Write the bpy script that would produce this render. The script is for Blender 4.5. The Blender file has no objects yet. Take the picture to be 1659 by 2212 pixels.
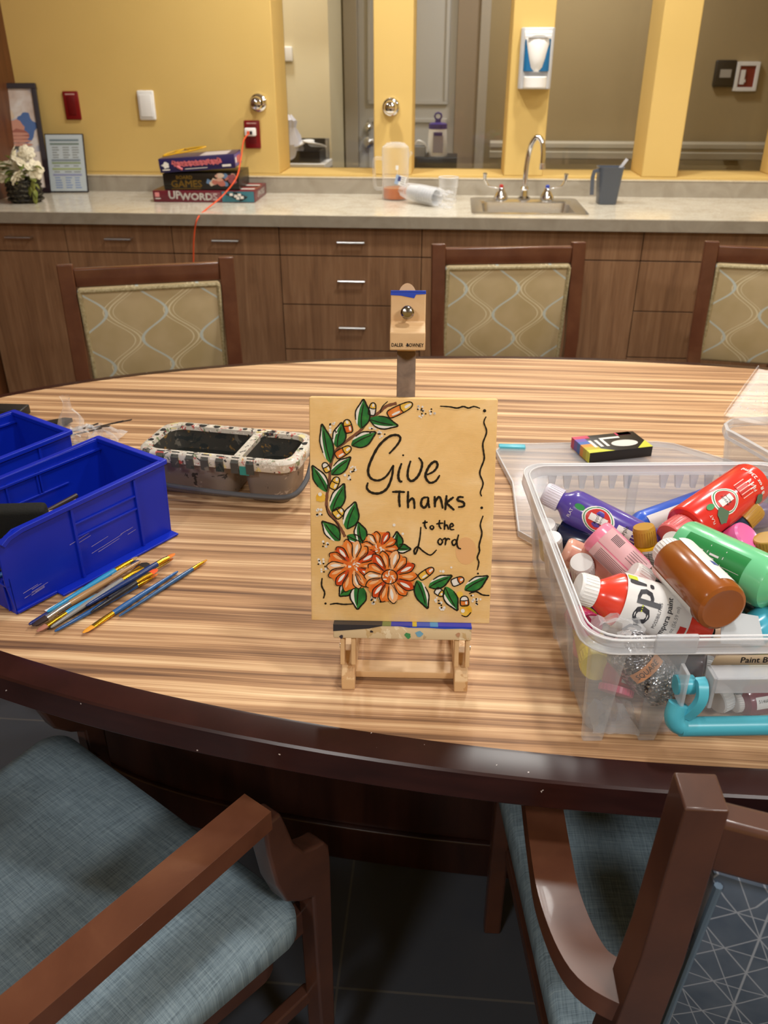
import bpy, bmesh, math, random
from mathutils import Vector, Matrix, Quaternion
random.seed(7)
PI=math.pi
S=bpy.context.scene
COL=S.collection
# ---------------------------------------------------------------- camera
cam=bpy.data.cameras.new('camera'); camo=bpy.data.objects.new('camera',cam); COL.objects.link(camo)
cam.sensor_fit='VERTICAL'; cam.sensor_height=36.0; cam.lens=36.0*1790/2212
cam.clip_start=0.02
camo.location=(0,0,1.40); camo.rotation_euler=(math.radians(90-28.3),0,math.radians(4.6))
cam.dof.use_dof=True; cam.dof.focus_distance=1.0; cam.dof.aperture_fstop=9.0
S.camera=camo
# ---------------------------------------------------------------- world, exposure, lamps
w=bpy.data.worlds.new('world'); S.world=w; w.use_nodes=True
w.node_tree.nodes['Background'].inputs[0].default_value=(1.0,.9,.78,1); w.node_tree.nodes['Background'].inputs[1].default_value=0.05
vs=S.view_settings; vs.view_transform='Standard'; vs.look='None'; vs.gamma=1; vs.use_curve_mapping=False; vs.exposure=0.16
def lamp(name,loc,power,size=.2,color=(1,.86,.68),rot=(0,0,0)):
    l=bpy.data.lights.new(name,'AREA'); l.shape='DISK'; l.size=size; l.energy=power; l.color=color
    o=bpy.data.objects.new(name,l); COL.objects.link(o); o.location=loc; o.rotation_euler=rot; return o
WARM=(1,.985,.93); NEUT=(1,.98,.95)
lamp('downlight_table',(.50,.80,2.62),10,.16,NEUT)
lamp('downlight_table_far',(.30,2.1,2.62),17,.3,WARM)
lamp('downlight_room_left',(-1.9,.6,2.62),5,.3,NEUT)
lamp('downlight_room_right',(2.0,1.2,2.62),14,.3,NEUT)
lamp('downlight_behind_right',(1.3,-.9,2.62),36,.45,NEUT)
lamp('fill_behind_left',(-1.0,-1.3,2.62),28,.45,NEUT)  # unseen fill lamp, added to brighten the canvas from the front
lamp('downlight_counter_left',(-.55,3.2,2.62),17,.14,WARM)
lamp('downlight_counter_right',(.42,3.2,2.62),15.5,.14,WARM)
lamp('downlight_counter_far_right',(1.8,3.2,2.62),8,.14,WARM)
lamp('downlight_corridor',(.6,4.9,2.6),17,.3,(1,1,.98))
lamp('downlight_corridor_left',(-1.0,4.55,2.6),13,.25,(1,1,.98))
# ---------------------------------------------------------------- materials
def lin(c):
    if isinstance(c,str): c=tuple(int(c[i:i+2],16)/255 for i in (0,2,4))
    return tuple((x/12.92 if x<=.04045 else ((x+.055)/1.055)**2.4) for x in c)+(1,)
M={}
def mat(name,color='808080',rough=.5,metal=0,spec=.5,trans=0,ior=1.45,alpha=1,emit=None,coat=0):
    if name in M: return M[name]
    m=bpy.data.materials.new(name); m.use_nodes=True; b=m.node_tree.nodes['Principled BSDF']
    b.inputs['Base Color'].default_value=lin(color); b.inputs['Roughness'].default_value=rough; b.inputs['Metallic'].default_value=metal
    b.inputs['Specular IOR Level'].default_value=spec; b.inputs['Transmission Weight'].default_value=trans; b.inputs['IOR'].default_value=ior
    b.inputs['Alpha'].default_value=alpha; b.inputs['Coat Weight'].default_value=coat
    if emit: b.inputs['Emission Color'].default_value=lin(color); b.inputs['Emission Strength'].default_value=emit
    M[name]=m; return m
class NT:
    def __init__(s,m): s.t=m.node_tree; s.b=s.t.nodes['Principled BSDF']
    def n(s,ty,**k):
        x=s.t.nodes.new(ty)
        for a,v in k.items(): setattr(x,a,v)
        return x
    def l(s,a,b): s.t.links.new(a,b)
    def coord(s,scale=(1,1,1),kind='Object',rot=(0,0,0),loc=(0,0,0)):
        tc=s.n('ShaderNodeTexCoord'); mp=s.n('ShaderNodeMapping'); mp.inputs['Scale'].default_value=scale; mp.inputs['Rotation'].default_value=rot; mp.inputs['Location'].default_value=loc
        s.l(tc.outputs[kind],mp.inputs[0]); return mp.outputs[0]
    def noise(s,vec,scale=5,detail=3,rough=.5,dist=0):
        x=s.n('ShaderNodeTexNoise'); x.inputs['Scale'].default_value=scale; x.inputs['Detail'].default_value=detail; x.inputs['Roughness'].default_value=rough; x.inputs['Distortion'].default_value=dist
        s.l(vec,x.inputs['Vector']); return x.outputs['Fac']
    def ramp(s,fac,stops):
        r=s.n('ShaderNodeValToRGB'); e=r.color_ramp.elements
        while len(e)<len(stops): e.new(.5)
        for i,(p,c) in enumerate(stops): e[i].position=p; e[i].color=lin(c)
        s.l(fac,r.inputs[0]); return r.outputs[0]
    def mix(s,fac,a,b,mode='MIX'):
        x=s.n('ShaderNodeMix',data_type='RGBA',blend_type=mode)
        for v,i in ((fac,0),(a,6),(b,7)):
            if hasattr(v,'is_linked') or hasattr(v,'links'): s.l(v,x.inputs[i])
            elif i==0: x.inputs[0].default_value=v
            else: x.inputs[i].default_value=lin(v)
        return x.outputs[2]
    def math(s,op,a,b=0,c=0):
        x=s.n('ShaderNodeMath',operation=op)
        for i,v in enumerate((a,b,c)):
            if isinstance(v,(int,float)): x.inputs[i].default_value=v
            else: s.l(v,x.inputs[i])
        return x.outputs[0]
    def bump(s,h,strength=.2,dist=.001):
        x=s.n('ShaderNodeBump'); x.inputs['Strength'].default_value=strength; x.inputs['Distance'].default_value=dist
        s.l(h,x.inputs['Height']); s.l(x.outputs[0],s.b.inputs['Normal'])
    def col(s,c): s.l(c,s.b.inputs['Base Color'])
def grain(name,c1,c2,scale=(1,1,1),ns=6,rough=.4,spec=.5,coat=0,c3=None):
    if name in M: return M[name]
    m=mat(name,c1,rough,spec=spec,coat=coat); t=NT(m); v=t.coord(scale)
    f=t.noise(v,ns,5,.6,.4); st=[(.3,c1),(.7,c2)] if not c3 else [(.28,c1),(.5,c3),(.72,c2)]
    t.col(t.ramp(f,st)); return m
def flecks(name,base,specks,scale=40,thr=.62,rough=.5,metal=0,spec=.5):
    """base colour with irregular paint marks of several colours"""
    if name in M: return M[name]
    m=mat(name,base,rough,metal,spec); t=NT(m); v=t.coord(); c=t.n('ShaderNodeRGB').outputs[0]; c.default_value=lin(base)
    for i,s in enumerate(specks):
        f=t.noise(t.coord(loc=(i*3.1,i*1.7,i*.9)),scale*(1+.35*i),4,.65,.6)
        k=t.n('ShaderNodeMapRange'); k.inputs[1].default_value=thr; k.inputs[2].default_value=thr+.02; t.l(f,k.inputs[0])
        c=t.mix(k.outputs[0],c,s)
    t.col(c); return m
def clear(name,tint='ffffff',body='dfe2e6',fac=.28,rough=.25,edge=.6):
    """translucent plastic: part of the light passes straight through"""
    if name in M: return M[name]
    m=mat(name,body,rough); t=NT(m); tr=t.n('ShaderNodeBsdfTransparent'); tr.inputs[0].default_value=lin(tint)
    lw=t.n('ShaderNodeLayerWeight'); lw.inputs[0].default_value=.35
    f=t.math('MULTIPLY_ADD',lw.outputs['Facing'],edge,fac); f=t.math('MINIMUM',f,.95)
    mx=t.n('ShaderNodeMixShader'); t.l(f,mx.inputs[0]); t.l(tr.outputs[0],mx.inputs[1]); t.l(t.b.outputs[0],mx.inputs[2])
    out=[x for x in t.t.nodes if x.type=='OUTPUT_MATERIAL'][0]; t.l(mx.outputs[0],out.inputs[0]); return m
def wallmat(name,c,c2):
    m=mat(name,c,.75,spec=.2); t=NT(m); f=t.noise(t.coord(),1.3,3); t.col(t.ramp(f,[(.3,c),(.7,c2)]))
    t.bump(t.noise(t.coord(),220,3),.08); return m
# ---------------------------------------------------------------- geometry helpers
def catmull(P,n=8,closed=False):
    P=[Vector(p) for p in P]; out=[]; N=len(P)
    rng=range(N if closed else N-1)
    for i in rng:
        if closed: a,b,c,d=P[(i-1)%N],P[i],P[(i+1)%N],P[(i+2)%N]
        else: a,b,c,d=P[max(i-1,0)],P[i],P[i+1],P[min(i+2,N-1)]
        for k in range(n):
            t=k/n; out.append(.5*((2*b)+(c-a)*t+(2*a-5*b+4*c-d)*t*t+(3*b-a-3*c+d)*t**3))
    if not closed: out.append(P[-1])
    return out
class MB:
    def __init__(s): s.v=[]; s.f=[]; s.m=[]; s.mats=[]; s.sm=[]; s.T=Matrix.Identity(4)
    def mi(s,m):
        if m not in s.mats: s.mats.append(m)
        return s.mats.index(m)
    def add(s,v,f,m,smooth=False):
        o=len(s.v); s.v+=[s.T@Vector(p) for p in v]; i=s.mi(m)
        for q in f: s.f.append(tuple(o+k for k in q)); s.m.append(i); s.sm.append(smooth)
        return s
    def box(s,lo,hi,m,T=None,bev=0):
        x0,y0,z0=lo; x1,y1,z1=hi
        if bev>0:
            bm=bmesh.new(); bmesh.ops.create_cube(bm,size=1)
            for v in bm.verts: v.co=Vector((x0+(v.co.x+.5)*(x1-x0),y0+(v.co.y+.5)*(y1-y0),z0+(v.co.z+.5)*(z1-z0)))
            bmesh.ops.bevel(bm,geom=list(bm.edges),offset=bev,segments=3,affect='EDGES',profile=.5)
            bm.verts.index_update(); V=[v.co.copy() for v in bm.verts]; F=[[v.index for v in f.verts] for f in bm.faces]; bm.free()
            if T: V=[T@v for v in V]
            return s.add(V,F,m,True)
        V=[Vector(p) for p in ((x0,y0,z0),(x1,y0,z0),(x1,y1,z0),(x0,y1,z0),(x0,y0,z1),(x1,y0,z1),(x1,y1,z1),(x0,y1,z1))]
        if T: V=[T@v for v in V]
        return s.add(V,[(0,3,2,1),(4,5,6,7),(0,1,5,4),(1,2,6,5),(2,3,7,6),(3,0,4,7)],m)
    def lathe(s,prof,m,seg=28,T=None,cap0=True,cap1=True):
        V=[];F=[]
        for r,z in prof:
            for k in range(seg): a=2*PI*k/seg; V.append(Vector((r*math.cos(a),r*math.sin(a),z)))
        for i in range(len(prof)-1):
            for k in range(seg): F.append((i*seg+k,i*seg+(k+1)%seg,(i+1)*seg+(k+1)%seg,(i+1)*seg+k))
        if cap0: F.append(tuple(range(seg))[::-1])
        if cap1: F.append(tuple((len(prof)-1)*seg+k for k in range(seg)))
        if T: V=[T@v for v in V]
        return s.add(V,F,m,True)
    def tube(s,pts,r,m,seg=10,sec=None,up=None):
        """sweep a circle, or a section polygon sec [(u,v)], along pts; r scalar or list"""
        pts=[Vector(p) for p in pts]; n=len(pts); V=[];F=[]
        rs=r if isinstance(r,(list,tuple)) else [r]*n
        sec=sec or [(math.cos(2*PI*k/seg),math.sin(2*PI*k/seg)) for k in range(seg)]; seg=len(sec); N=None
        for i,p in enumerate(pts):
            t=(pts[min(i+1,n-1)]-pts[max(i-1,0)]).normalized()
            if up is not None: N=(Vector(up)-t*Vector(up).dot(t)).normalized()
            elif N is None:
                a=Vector((0,0,1)) if abs(t.z)<.9 else Vector((1,0,0)); N=(a-t*a.dot(t)).normalized()
            else: N=(N-t*N.dot(t)).normalized()
            B=t.cross(N)
            for u,v in sec: V.append(p+(B*u+N*v)*rs[i])
        for i in range(n-1):
            for k in range(seg): F.append((i*seg+k,i*seg+(k+1)%seg,(i+1)*seg+(k+1)%seg,(i+1)*seg+k))
        F.append(tuple(range(seg))[::-1]); F.append(tuple((n-1)*seg+k for k in range(seg)))
        return s.add(V,F,m,True)
    def prism(s,poly,z0,z1,m,T=None,smooth=False):
        n=len(poly); V=[Vector((p[0],p[1],z0)) for p in poly]+[Vector((p[0],p[1],z1)) for p in poly]
        if T: V=[T@v for v in V]
        F=[tuple(range(n))[::-1],tuple(range(n,2*n))]+[(k,(k+1)%n,n+(k+1)%n,n+k) for k in range(n)]
        return s.add(V,F,m,smooth)
    def sphere(s,c,r,m,seg=16,sc=(1,1,1)):
        pr=[]; k=seg//2
        T=Matrix.Translation(Vector(c))@Matrix.Diagonal((sc[0],sc[1],sc[2],1))
        for i in range(k+1):
            a=-PI/2+PI*i/k; pr.append((max(r*math.cos(a),1e-5),r*math.sin(a)))
        return s.lathe(pr,m,seg,T)
    def build(s,name,parent=None,bevel=0,auto=35,loc=None,solid=0,sub=0):
        me=bpy.data.meshes.new(name); me.from_pydata([tuple(v) for v in s.v],[],s.f)
        for m in s.mats: me.materials.append(m)
        me.polygons.foreach_set('material_index',s.m); me.polygons.foreach_set('use_smooth',[True]*len(s.f) if bevel or sub or any(s.sm) else [False]*len(s.f))
        bm=bmesh.new(); bm.from_mesh(me); bmesh.ops.remove_doubles(bm,verts=bm.verts,dist=1e-6); bmesh.ops.recalc_face_normals(bm,faces=bm.faces); bm.to_mesh(me); bm.free()
        me.set_sharp_from_angle(angle=math.radians(auto)); me.update()
        o=bpy.data.objects.new(name,me); COL.objects.link(o)
        if parent: o.parent=parent
        if loc: o.location=loc
        if solid:
            d=o.modifiers.new('s','SOLIDIFY'); d.thickness=solid; d.offset=0
        if bevel:
            d=o.modifiers.new('b','BEVEL'); d.width=bevel; d.segments=3; d.limit_method='ANGLE'; d.harden_normals=False
        if sub:
            d=o.modifiers.new('u','SUBSURF'); d.levels=sub; d.render_levels=sub
        return o
def tag(o,label=None,cat=None,group=None,kind=None):
    if label: o['label']=label
    if cat: o['category']=cat
    if group: o['group']=group
    if kind: o['kind']=kind
    return o
def thing(name,label,cat,loc=(0,0,0),rz=0,group=None,rot=None):
    o=bpy.data.objects.new(name,None); COL.objects.link(o); o.empty_display_size=.05
    o.location=loc
    if rot is not None: o.rotation_mode='QUATERNION'; o.rotation_quaternion=rot
    else: o.rotation_euler=(0,0,rz)
    return tag(o,label,cat,group)
def copy_tree(o,parent=None):
    c=o.copy(); COL.objects.link(c); c.parent=parent
    for ch in list(o.children): copy_tree(ch,c)
    return c
def struct(mb,name,**k):
    o=mb.build(name,**k); o['kind']='structure'; return o
FONTC={}
def text_geo(body,size,align='CENTER'):
    c=bpy.data.curves.new('t','FONT'); c.body=body; c.size=size; c.align_x=align; c.align_y='CENTER'; c.resolution_u=2
    o=bpy.data.objects.new('t',c); COL.objects.link(o); dg=bpy.context.evaluated_depsgraph_get(); dg.update()
    me=bpy.data.meshes.new_from_object(o.evaluated_get(dg)); V=[v.co.copy() for v in me.vertices]; F=[tuple(p.vertices) for p in me.polygons]
    bpy.data.objects.remove(o); bpy.data.curves.remove(c); bpy.data.meshes.remove(me); return V,F
def add_text(mb,body,size,m,T,align='CENTER',sx=1,bold=0):
    V,F=text_geo(body,size,align); V=[Vector((v.x*sx,v.y,v.z)) for v in V]
    mb.add([T@v for v in V],F,m)
    if bold:
        for dx,dy in ((bold,0),(-bold,0),(0,bold),(0,-bold)): mb.add([T@(v+Vector((dx,dy,0.00001))) for v in V],F,m)
def frame3(o,x,y):
    """matrix with origin o, local x,y axes given, z = x cross y"""
    x=Vector(x).normalized(); y=(Vector(y)-x*Vector(y).dot(x)).normalized(); z=x.cross(y)
    return Matrix(((x.x,y.x,z.x,o[0]),(x.y,y.y,z.y,o[1]),(x.z,y.z,z.z,o[2]),(0,0,0,1)))
T3=Matrix.Translation
def RX(a): return Matrix.Rotation(a,4,'X')
def RY(a): return Matrix.Rotation(a,4,'Y')
def RZ(a): return Matrix.Rotation(a,4,'Z')
# frequently used materials
YEL=wallmat('yellow_wall_paint','dcbb74','d3b269')
chrome=mat('chrome','e8e8ea',.08,1); steel=mat('brushed_steel','e6e4df',.27,1); nickel=mat('satin_nickel','d8d8d6',.25,1)
white=mat('white_plastic','eceae6',.4); black=mat('black_plastic','1a1a1c',.45); paper=mat('paper_white','ecebe8',.7,spec=.2); ink=mat('ink_black','151216',.5)
# ================================================================ THE ROOM
tile=mat('slate_floor_tile','2b2d31',.42); t=NT(tile); v=t.coord()
br=t.n('ShaderNodeTexBrick'); br.offset=0; br.inputs['Scale'].default_value=1; br.inputs['Mortar Size'].default_value=.0022; br.inputs['Brick Width'].default_value=.6; br.inputs['Row Height'].default_value=.6
br.inputs['Color1'].default_value=lin('4c5059'); br.inputs['Color2'].default_value=lin('474c55'); br.inputs['Mortar'].default_value=lin('6d6b68')
v=t.coord(loc=(.15,-.26,0)); t.l(v,br.inputs[0])
f=t.noise(t.coord(),6,4); t.col(t.mix(.25,br.outputs[0],t.ramp(f,[(.3,'3a3e46'),(.7,'4c4f56')])))
WHT=mat('ceiling_white','e9e4da',.9); BEI=wallmat('corridor_beige_paint','a8946f','a08c68'); CRM=wallmat('cream_wall_paint','e2d6b4','dccfac')
TRIM=mat('grey_trim_paint','a39a8c',.45); DOORW=mat('door_grey_paint','b3b1ac',.4); TAU=mat('taupe_jamb_paint','8c7c69',.6)
b=MB(); b.box((-4,-2.6,-.1),(3.4,6.6,0),tile); struct(b,'floor')
b=MB(); b.box((-4,-2.6,2.7),(3.4,6.6,2.8),WHT); struct(b,'ceiling')
b=MB(); b.box((3.2,-2.6,0),(3.3,5.7,2.7),YEL); struct(b,'wall_right')
b=MB(); b.box((-4,-2.7,0),(3.4,-2.6,2.7),YEL); struct(b,'wall_front')
PAN=grain('dark_wall_panelling','4a2a16','6b4022',(1,6,.5),5,.4)
b=MB(); b.box((-2.0,1.5,0),(-1.887,3.84,2.7),PAN); struct(b,'wall_left')
b=MB(); b.box((-4.1,-2.6,0),(-4.0,1.5,2.7),YEL); b.box((-4.0,1.4,0),(-2.0,1.5,2.7),YEL); struct(b,'wall_left_recess')
b=MB(); SX=[-.765,-.352,-.19,.205,.37,.785,.933,1.35]
b.box((-3.0,3.84,0),(3.2,4.10,.985),YEL); b.box((-3.0,3.84,2.2),(3.2,4.10,2.7),YEL)
for a,c in ((-3.0,SX[0]),(SX[1],SX[2]),(SX[3],SX[4]),(SX[5],SX[6]),(SX[7],3.2)): b.box((a,3.84,.985),(c,4.10,2.2),YEL)
struct(b,'wall_back',bevel=.004)
pane=mat('window_glass','ffffff',.02); t=NT(pane); tr=t.n('ShaderNodeBsdfTransparent'); gl=t.n('ShaderNodeBsdfGlossy'); gl.inputs['Roughness'].default_value=.03
mx=t.n('ShaderNodeMixShader'); fr=t.n('ShaderNodeFresnel'); fr.inputs[0].default_value=1.45; t.l(fr.outputs[0],mx.inputs[0]); t.l(tr.outputs[0],mx.inputs[1]); t.l(gl.outputs[0],mx.inputs[2])
t.l(mx.outputs[0],[x for x in t.t.nodes if x.type=='OUTPUT_MATERIAL'][0].inputs[0])
for i in range(4):
    b=MB(); b.box((SX[2*i],4.092,.985),(SX[2*i+1],4.098,2.2),pane); struct(b,'window_%d'%(i+1))
# corridor behind the windows
b=MB(); b.box((-3,5.6,0),(3.2,5.7,2.7),BEI); struct(b,'wall_corridor')
b=MB(); b.box((-3.0,4.95,0),(-.69,5.6,2.7),CRM); struct(b,'wall_corridor_side')
b=MB(); b.box((-3.1,3.84,0),(-3.0,5.7,2.7),CRM); struct(b,'wall_corridor_left')
b=MB(); b.box((-.60,5.54,0),(-.02,5.58,2.08),DOORW)
for x0,x1 in ((-.27,-.085),(-.52,-.35)):
    for z0,z1 in ((1.215,1.94),(.25,1.10)):
        for q in ((x0-.02,z0-.02,x1+.02,z0),(x0-.02,z1,x1+.02,z1+.02),(x0-.02,z0,x0,z1),(x1,z0,x1+.02,z1)): b.box((q[0],5.528,q[1]),(q[2],5.54,q[3]),DOORW)
d=struct(b,'door_1',bevel=.003)
b=MB()
for z,r in ((.985,.032),(1.07,.024)):
    b.lathe([(r,0),(r,.008),(r*.45,.012),(r*.45,.03),(r*.8,.04),(r*.85,.055),(r*.4,.065)],nickel,20,T3((-.54,5.54,z))@RX(PI/2))
o=b.build('door_knob',d)
b=MB()
for x0,x1 in ((-.68,-.60),(-.02,.11)): b.box((x0,5.5,0),(x1,5.6,2.16),TAU if x0>-.1 else TRIM)
b.box((.11,5.48,0),(.165,5.6,2.16),TRIM); b.box((-.68,5.5,2.08),(.165,5.6,2.2),TRIM); struct(b,'trim_1',bevel=.003)
b=MB(); RC=mat('handrail_grey','b3a994',.4)
b.tube([(.20,5.50,.955),(3.2,5.50,.955)],1,RC,sec=[(-.0,-.052),(.03,-.045),(.035,-.012),(.022,-.004),(.022,.008),(.034,.014),(.034,.036),(.02,.048),(-.02,.048),(-.02,-.052)],up=(0,0,1))
for x in (.4,1.6,2.8): b.box((x,5.52,.92),(x+.05,5.6,.98),RC)
hr=b.build('handrail'); tag(hr,'grey wall handrail running along the corridor behind the windows','handrail')
# things in the corridor
t_=thing('card_reader','black wall box with a small grey plate beside the red pull station','card reader',(1.535,5.6,1.36))
b=MB(); b.box((-.06,-.03,-.07),(.06,0,.07),black,bev=.01); b.build('housing',t_); b=MB(); b.box((-.03,-.034,-.02),(.032,-.03,.022),mat('grey_plate','a9a49c',.4)); b.build('plate',t_)
t_=thing('fire_alarm_station','dark red pull station in a white frame on the corridor wall','fire alarm',(1.66,5.6,1.345))
b=MB()
for q in ((-.065,-.075,-.045,.075),(.045,-.075,.065,.075),(-.045,-.075,.045,-.055),(-.045,.055,.045,.075)): b.box((q[0],-.03,q[1]),(q[2],0,q[3]),white)
b.build('frame',t_,bevel=.002); b=MB(); b.box((-.045,-.02,-.055),(.045,0,.055),mat('alarm_red','7a1a1c',.35)); b.build('face',t_)
b=MB(); b.box((-.036,-.03,-.04),(-.012,-.02,.035),white); b.box((-.012,-.028,-.03),(-.004,-.02,-.015),white); b.build('pull_handle',t_)
t_=thing('thermostat','small white wall box on the cream corridor wall','thermostat',(-.90,4.95,1.455)); b=MB(); b.box((-.06,-.025,-.035),(.018,0,.035),white,bev=.006); b.build('cover',t_)
MET=mat('cart_grey','8e8c88',.5)
t_=thing('supply_cart','black open bin on a pale cart behind the leftmost window','cart',(-.78,4.55,.04))
b=MB(); b.box((-.12,-.14,.90),(.13,.14,.93),white); b.box((-.12,-.14,-.04),(.13,.14,.9),MET); b.build('cart_body',t_,bevel=.004)
b=MB()
for q in ((-.07,-.1,.10,-.09),(-.07,.1,.10,.11),(-.07,-.09,-.06,.1),(.09,-.09,.10,.1)): b.box((q[0],q[1],.93),(q[2],q[3],.985 if q[1]<0 else 1.03),black)
b.build('bin',t_)
b=MB(); pts=[(-.05,-.02,.97),(-.02,-.06,1.0),(.02,-.05,1.03),(.06,-.06,1.02),(.085,-.02,1.0)]
b.tube(catmull(pts,6),.012,paper,sec=[(-4,-.2),(4,-.2),(4,.2),(-4,.2)],up=(0,0,1)); o=b.build('crumpled_paper_towel'); o.location=(-.78,4.55,0.04); tag(o,'white folded paper towels in the black bin behind the leftmost window','paper towels')
b=MB(); random.seed(3); bag=mat('white_bag_plastic','d5d4dc',.3)
V=[];F=[]; n=18; prof=[(.045,0),(.06,.03),(.058,.08),(.048,.12),(.03,.16),(.036,.19),(.012,.21)]
for r,z in prof:
    for k in range(n): rr=r*(1+random.uniform(-.16,.16)); V.append((rr*math.cos(2*PI*k/n),rr*math.sin(2*PI*k/n),z+random.uniform(-.008,.008)))
for i in range(len(prof)-1):
    for k in range(n): F.append((i*n+k,i*n+(k+1)%n,(i+1)*n+(k+1)%n,(i+1)*n+k))
F.append(tuple(range(n))[::-1]); F.append(tuple((len(prof)-1)*n+k for k in range(n)))
b.add(V,F,bag,False); o=b.build('plastic_bag',auto=20); o.location=(-.835,4.50,.972); tag(o,'crumpled white plastic bag standing behind the leftmost window','bag')
b=MB(); b.box((-.05,-.004,0),(.04,.004,.10),mat('grey_frame','9a978f',.5)); b.box((-.042,-.006,.01),(.032,-.004,.09),mat('grey_panel','b9b5ab',.5)); o=b.build('sign_holder',bevel=.001); o.location=(-.70,4.66,.97); tag(o,'small grey panel standing behind the black bin','sign holder')
t_=thing('storage_cabinet','black cabinet top seen behind the second window','cabinet',(-.12,4.75,0))
b=MB(); b.box((-.125,-.12,.06),(.125,.12,.985),black); b.build('body',t_,bevel=.004)
b=MB(); b.box((-.127,-.122,0),(.127,.122,.06),mat('plinth_black','101010',.6)); b.build('plinth',t_)
t_=thing('wipes_canister','white wipes canister with a purple lid on the black cabinet','canister',(-.10,4.70,.985))
b=MB(); b.lathe([(.05,0),(.053,.005),(.046,.13)],white,28); b.build('tub',t_); PUR=mat('purple_lid','3f2f7c',.4)
b=MB(); b.lathe([(.047,.13),(.047,.152),(.035,.158),(.015,.16),(.015,.17)],PUR,28); b.build('lid',t_)
b=MB(); b.tube([(.018*math.cos(a/8*2*PI),0,.188+.016*math.sin(a/8*2*PI)) for a in range(9)],.005,PUR); b.build('pull_ring',t_)
b=MB(); b.box((-.022,-.0535,.02),(.03,-.048,.10),mat('label_grey','9a95a5',.5)); b.box((-.02,-.055,.10),(.025,-.047,.116),PUR); b.build('label',t_)
t_=thing('tissue_box','grey box with a folded white sheet beside the wipes canister','box',(-.20,4.68,.985)); b=MB(); b.box((-.03,-.04,0),(.04,.05,.05),mat('box_grey','8f9296',.5)); b.build('box_body',t_,bevel=.003)
b=MB(); b.tube(catmull([(-.02,0,.052),(.0,0,.075),(.035,0,.06),(.055,0,.02)],6),.01,paper,sec=[(-3,-.15),(3,-.15),(3,.15),(-3,.15)],up=(0,0,1)); b.build('sheet',t_)

# ================================================================ COUNTER
QZ=mat('quartz_counter','c9c0ae',.16,spec=.6); t=NT(QZ); f=t.noise(t.coord(),9,6,.6,1.2); g=t.noise(t.coord(),130,2); t.col(t.mix(.35,t.ramp(f,[(.3,'c4baa6'),(.5,'d8d0be'),(.7,'e2dccd')]),t.ramp(g,[(.35,'aca08c'),(.6,'d8d1c4')])))
QZE=mat('quartz_edge_shaded','a39a8b',.3); t=NT(QZE); f=t.noise(t.coord(),9,6,.6,1.2); t.col(t.ramp(f,[(.3,'978d7d'),(.7,'aca394')]))  # same quartz in a greyer colour, shade of the upright faces painted in
b=MB(); hx0,hx1,hy0,hy1=.095,.475,3.315,3.635
for q in ((-1.885,3.21,hx0,3.80),(hx1,3.21,3.198,3.80),(hx0,3.21,hx1,hy0),(hx0,hy1,hx1,3.80)): b.box((q[0],q[1],.87),(q[2],q[3],.91),QZ)
ct=b.build('countertop'); tag(ct,'long beige speckled stone countertop above the wooden cabinets','countertop')
for ch in ('x',):
    b=MB(); b.box((-1.885,3.80,.91),(3.198,3.839,.974),QZE); b.box((-1.885,3.798,.974),(3.198,3.839,.976),QZ); b.build('backsplash',ct)
    b=MB(); b.box((-1.887,3.203,.868),(3.2,3.21,.909),QZE); b.build('front_edge',ct)
LAM=mat('walnut_laminate','6c4b35',.35); t=NT(LAM); v=t.coord((9,9,.7)); f=t.noise(v,3,6,.62,.8); g=t.noise(t.coord((60,60,2.5)),3,3)
t.col(t.mix(.3,t.ramp(f,[(.25,'7a5840'),(.5,'9c7454'),(.62,'ac8462'),(.8,'8a6549')]),t.ramp(g,[(.3,'6c4b35'),(.7,'9c785a')])))
CARC=mat('cabinet_gap_dark','241811',.7)
def cab(x0,x1,kind,label,handle=True):
    t_=thing('base_cabinet',label,'cabinet',((x0+x1)/2,3.27,0),group=None); w_=(x1-x0)/2
    b=MB(); b.box((-w_,.0,.10),(w_,.53,.868),CARC); b.box((-w_,.06,0),(w_,.53,.10),CARC); b.build('carcass',t_)
    def front(name,a,c,z0,z1,h):
        b=MB(); b.box((a+.0015,-.02,z0),(c-.0015,-.001,z1),LAM); o=b.build(name,t_,bevel=.001)
        if h is not None:
            b=MB(); hx=(a+c)/2+.005; P_=[(hx-.047,-.02,h),(hx-.047,-.045,h),(hx+.047,-.045,h),(hx+.047,-.02,h)]
            b.tube([P_[0],P_[1]],.004,nickel); b.tube([P_[3],P_[2]],.004,nickel); b.tube([(hx-.052,-.045,h),(hx+.052,-.045,h)],.005,nickel); b.build('handle',o)
    if kind=='drawers':
        for z0,z1,h in ((.757,.860,.810),(.568,.753,.665),(.385,.564,.482),(.105,.381,.30)): front('drawer',-w_,w_,z0,z1,h)
    else:
        front('drawer',-w_,w_,.757,.860,.810 if handle else None)
        if kind=='door1': front('door',-w_,w_,.105,.753,None)
        else: front('door',-w_,0,.105,.753,None); front('door',0,w_,.105,.753,None)
    return t_
cab(-1.884,-1.510,'door1','walnut base cabinet under the flower arrangement, leftmost of the row')
cab(-1.510,-1.084,'door1','walnut base cabinet second from the left, directly left of the orange cord')
cab(-1.084,-.665,'door1','walnut base cabinet with the orange cord hanging across its drawer')
cab(-.665,-.118,'drawers','walnut cabinet of four drawers behind the easel top')
cab(-.118,.703,'doors','wide walnut sink cabinet under the steel sink',False)
cab(.703,1.25,'drawers','walnut cabinet of four drawers right of the sink, mostly behind the right chair')
cab(1.25,1.9,'doors','walnut base cabinet at the right edge of the picture')
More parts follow.
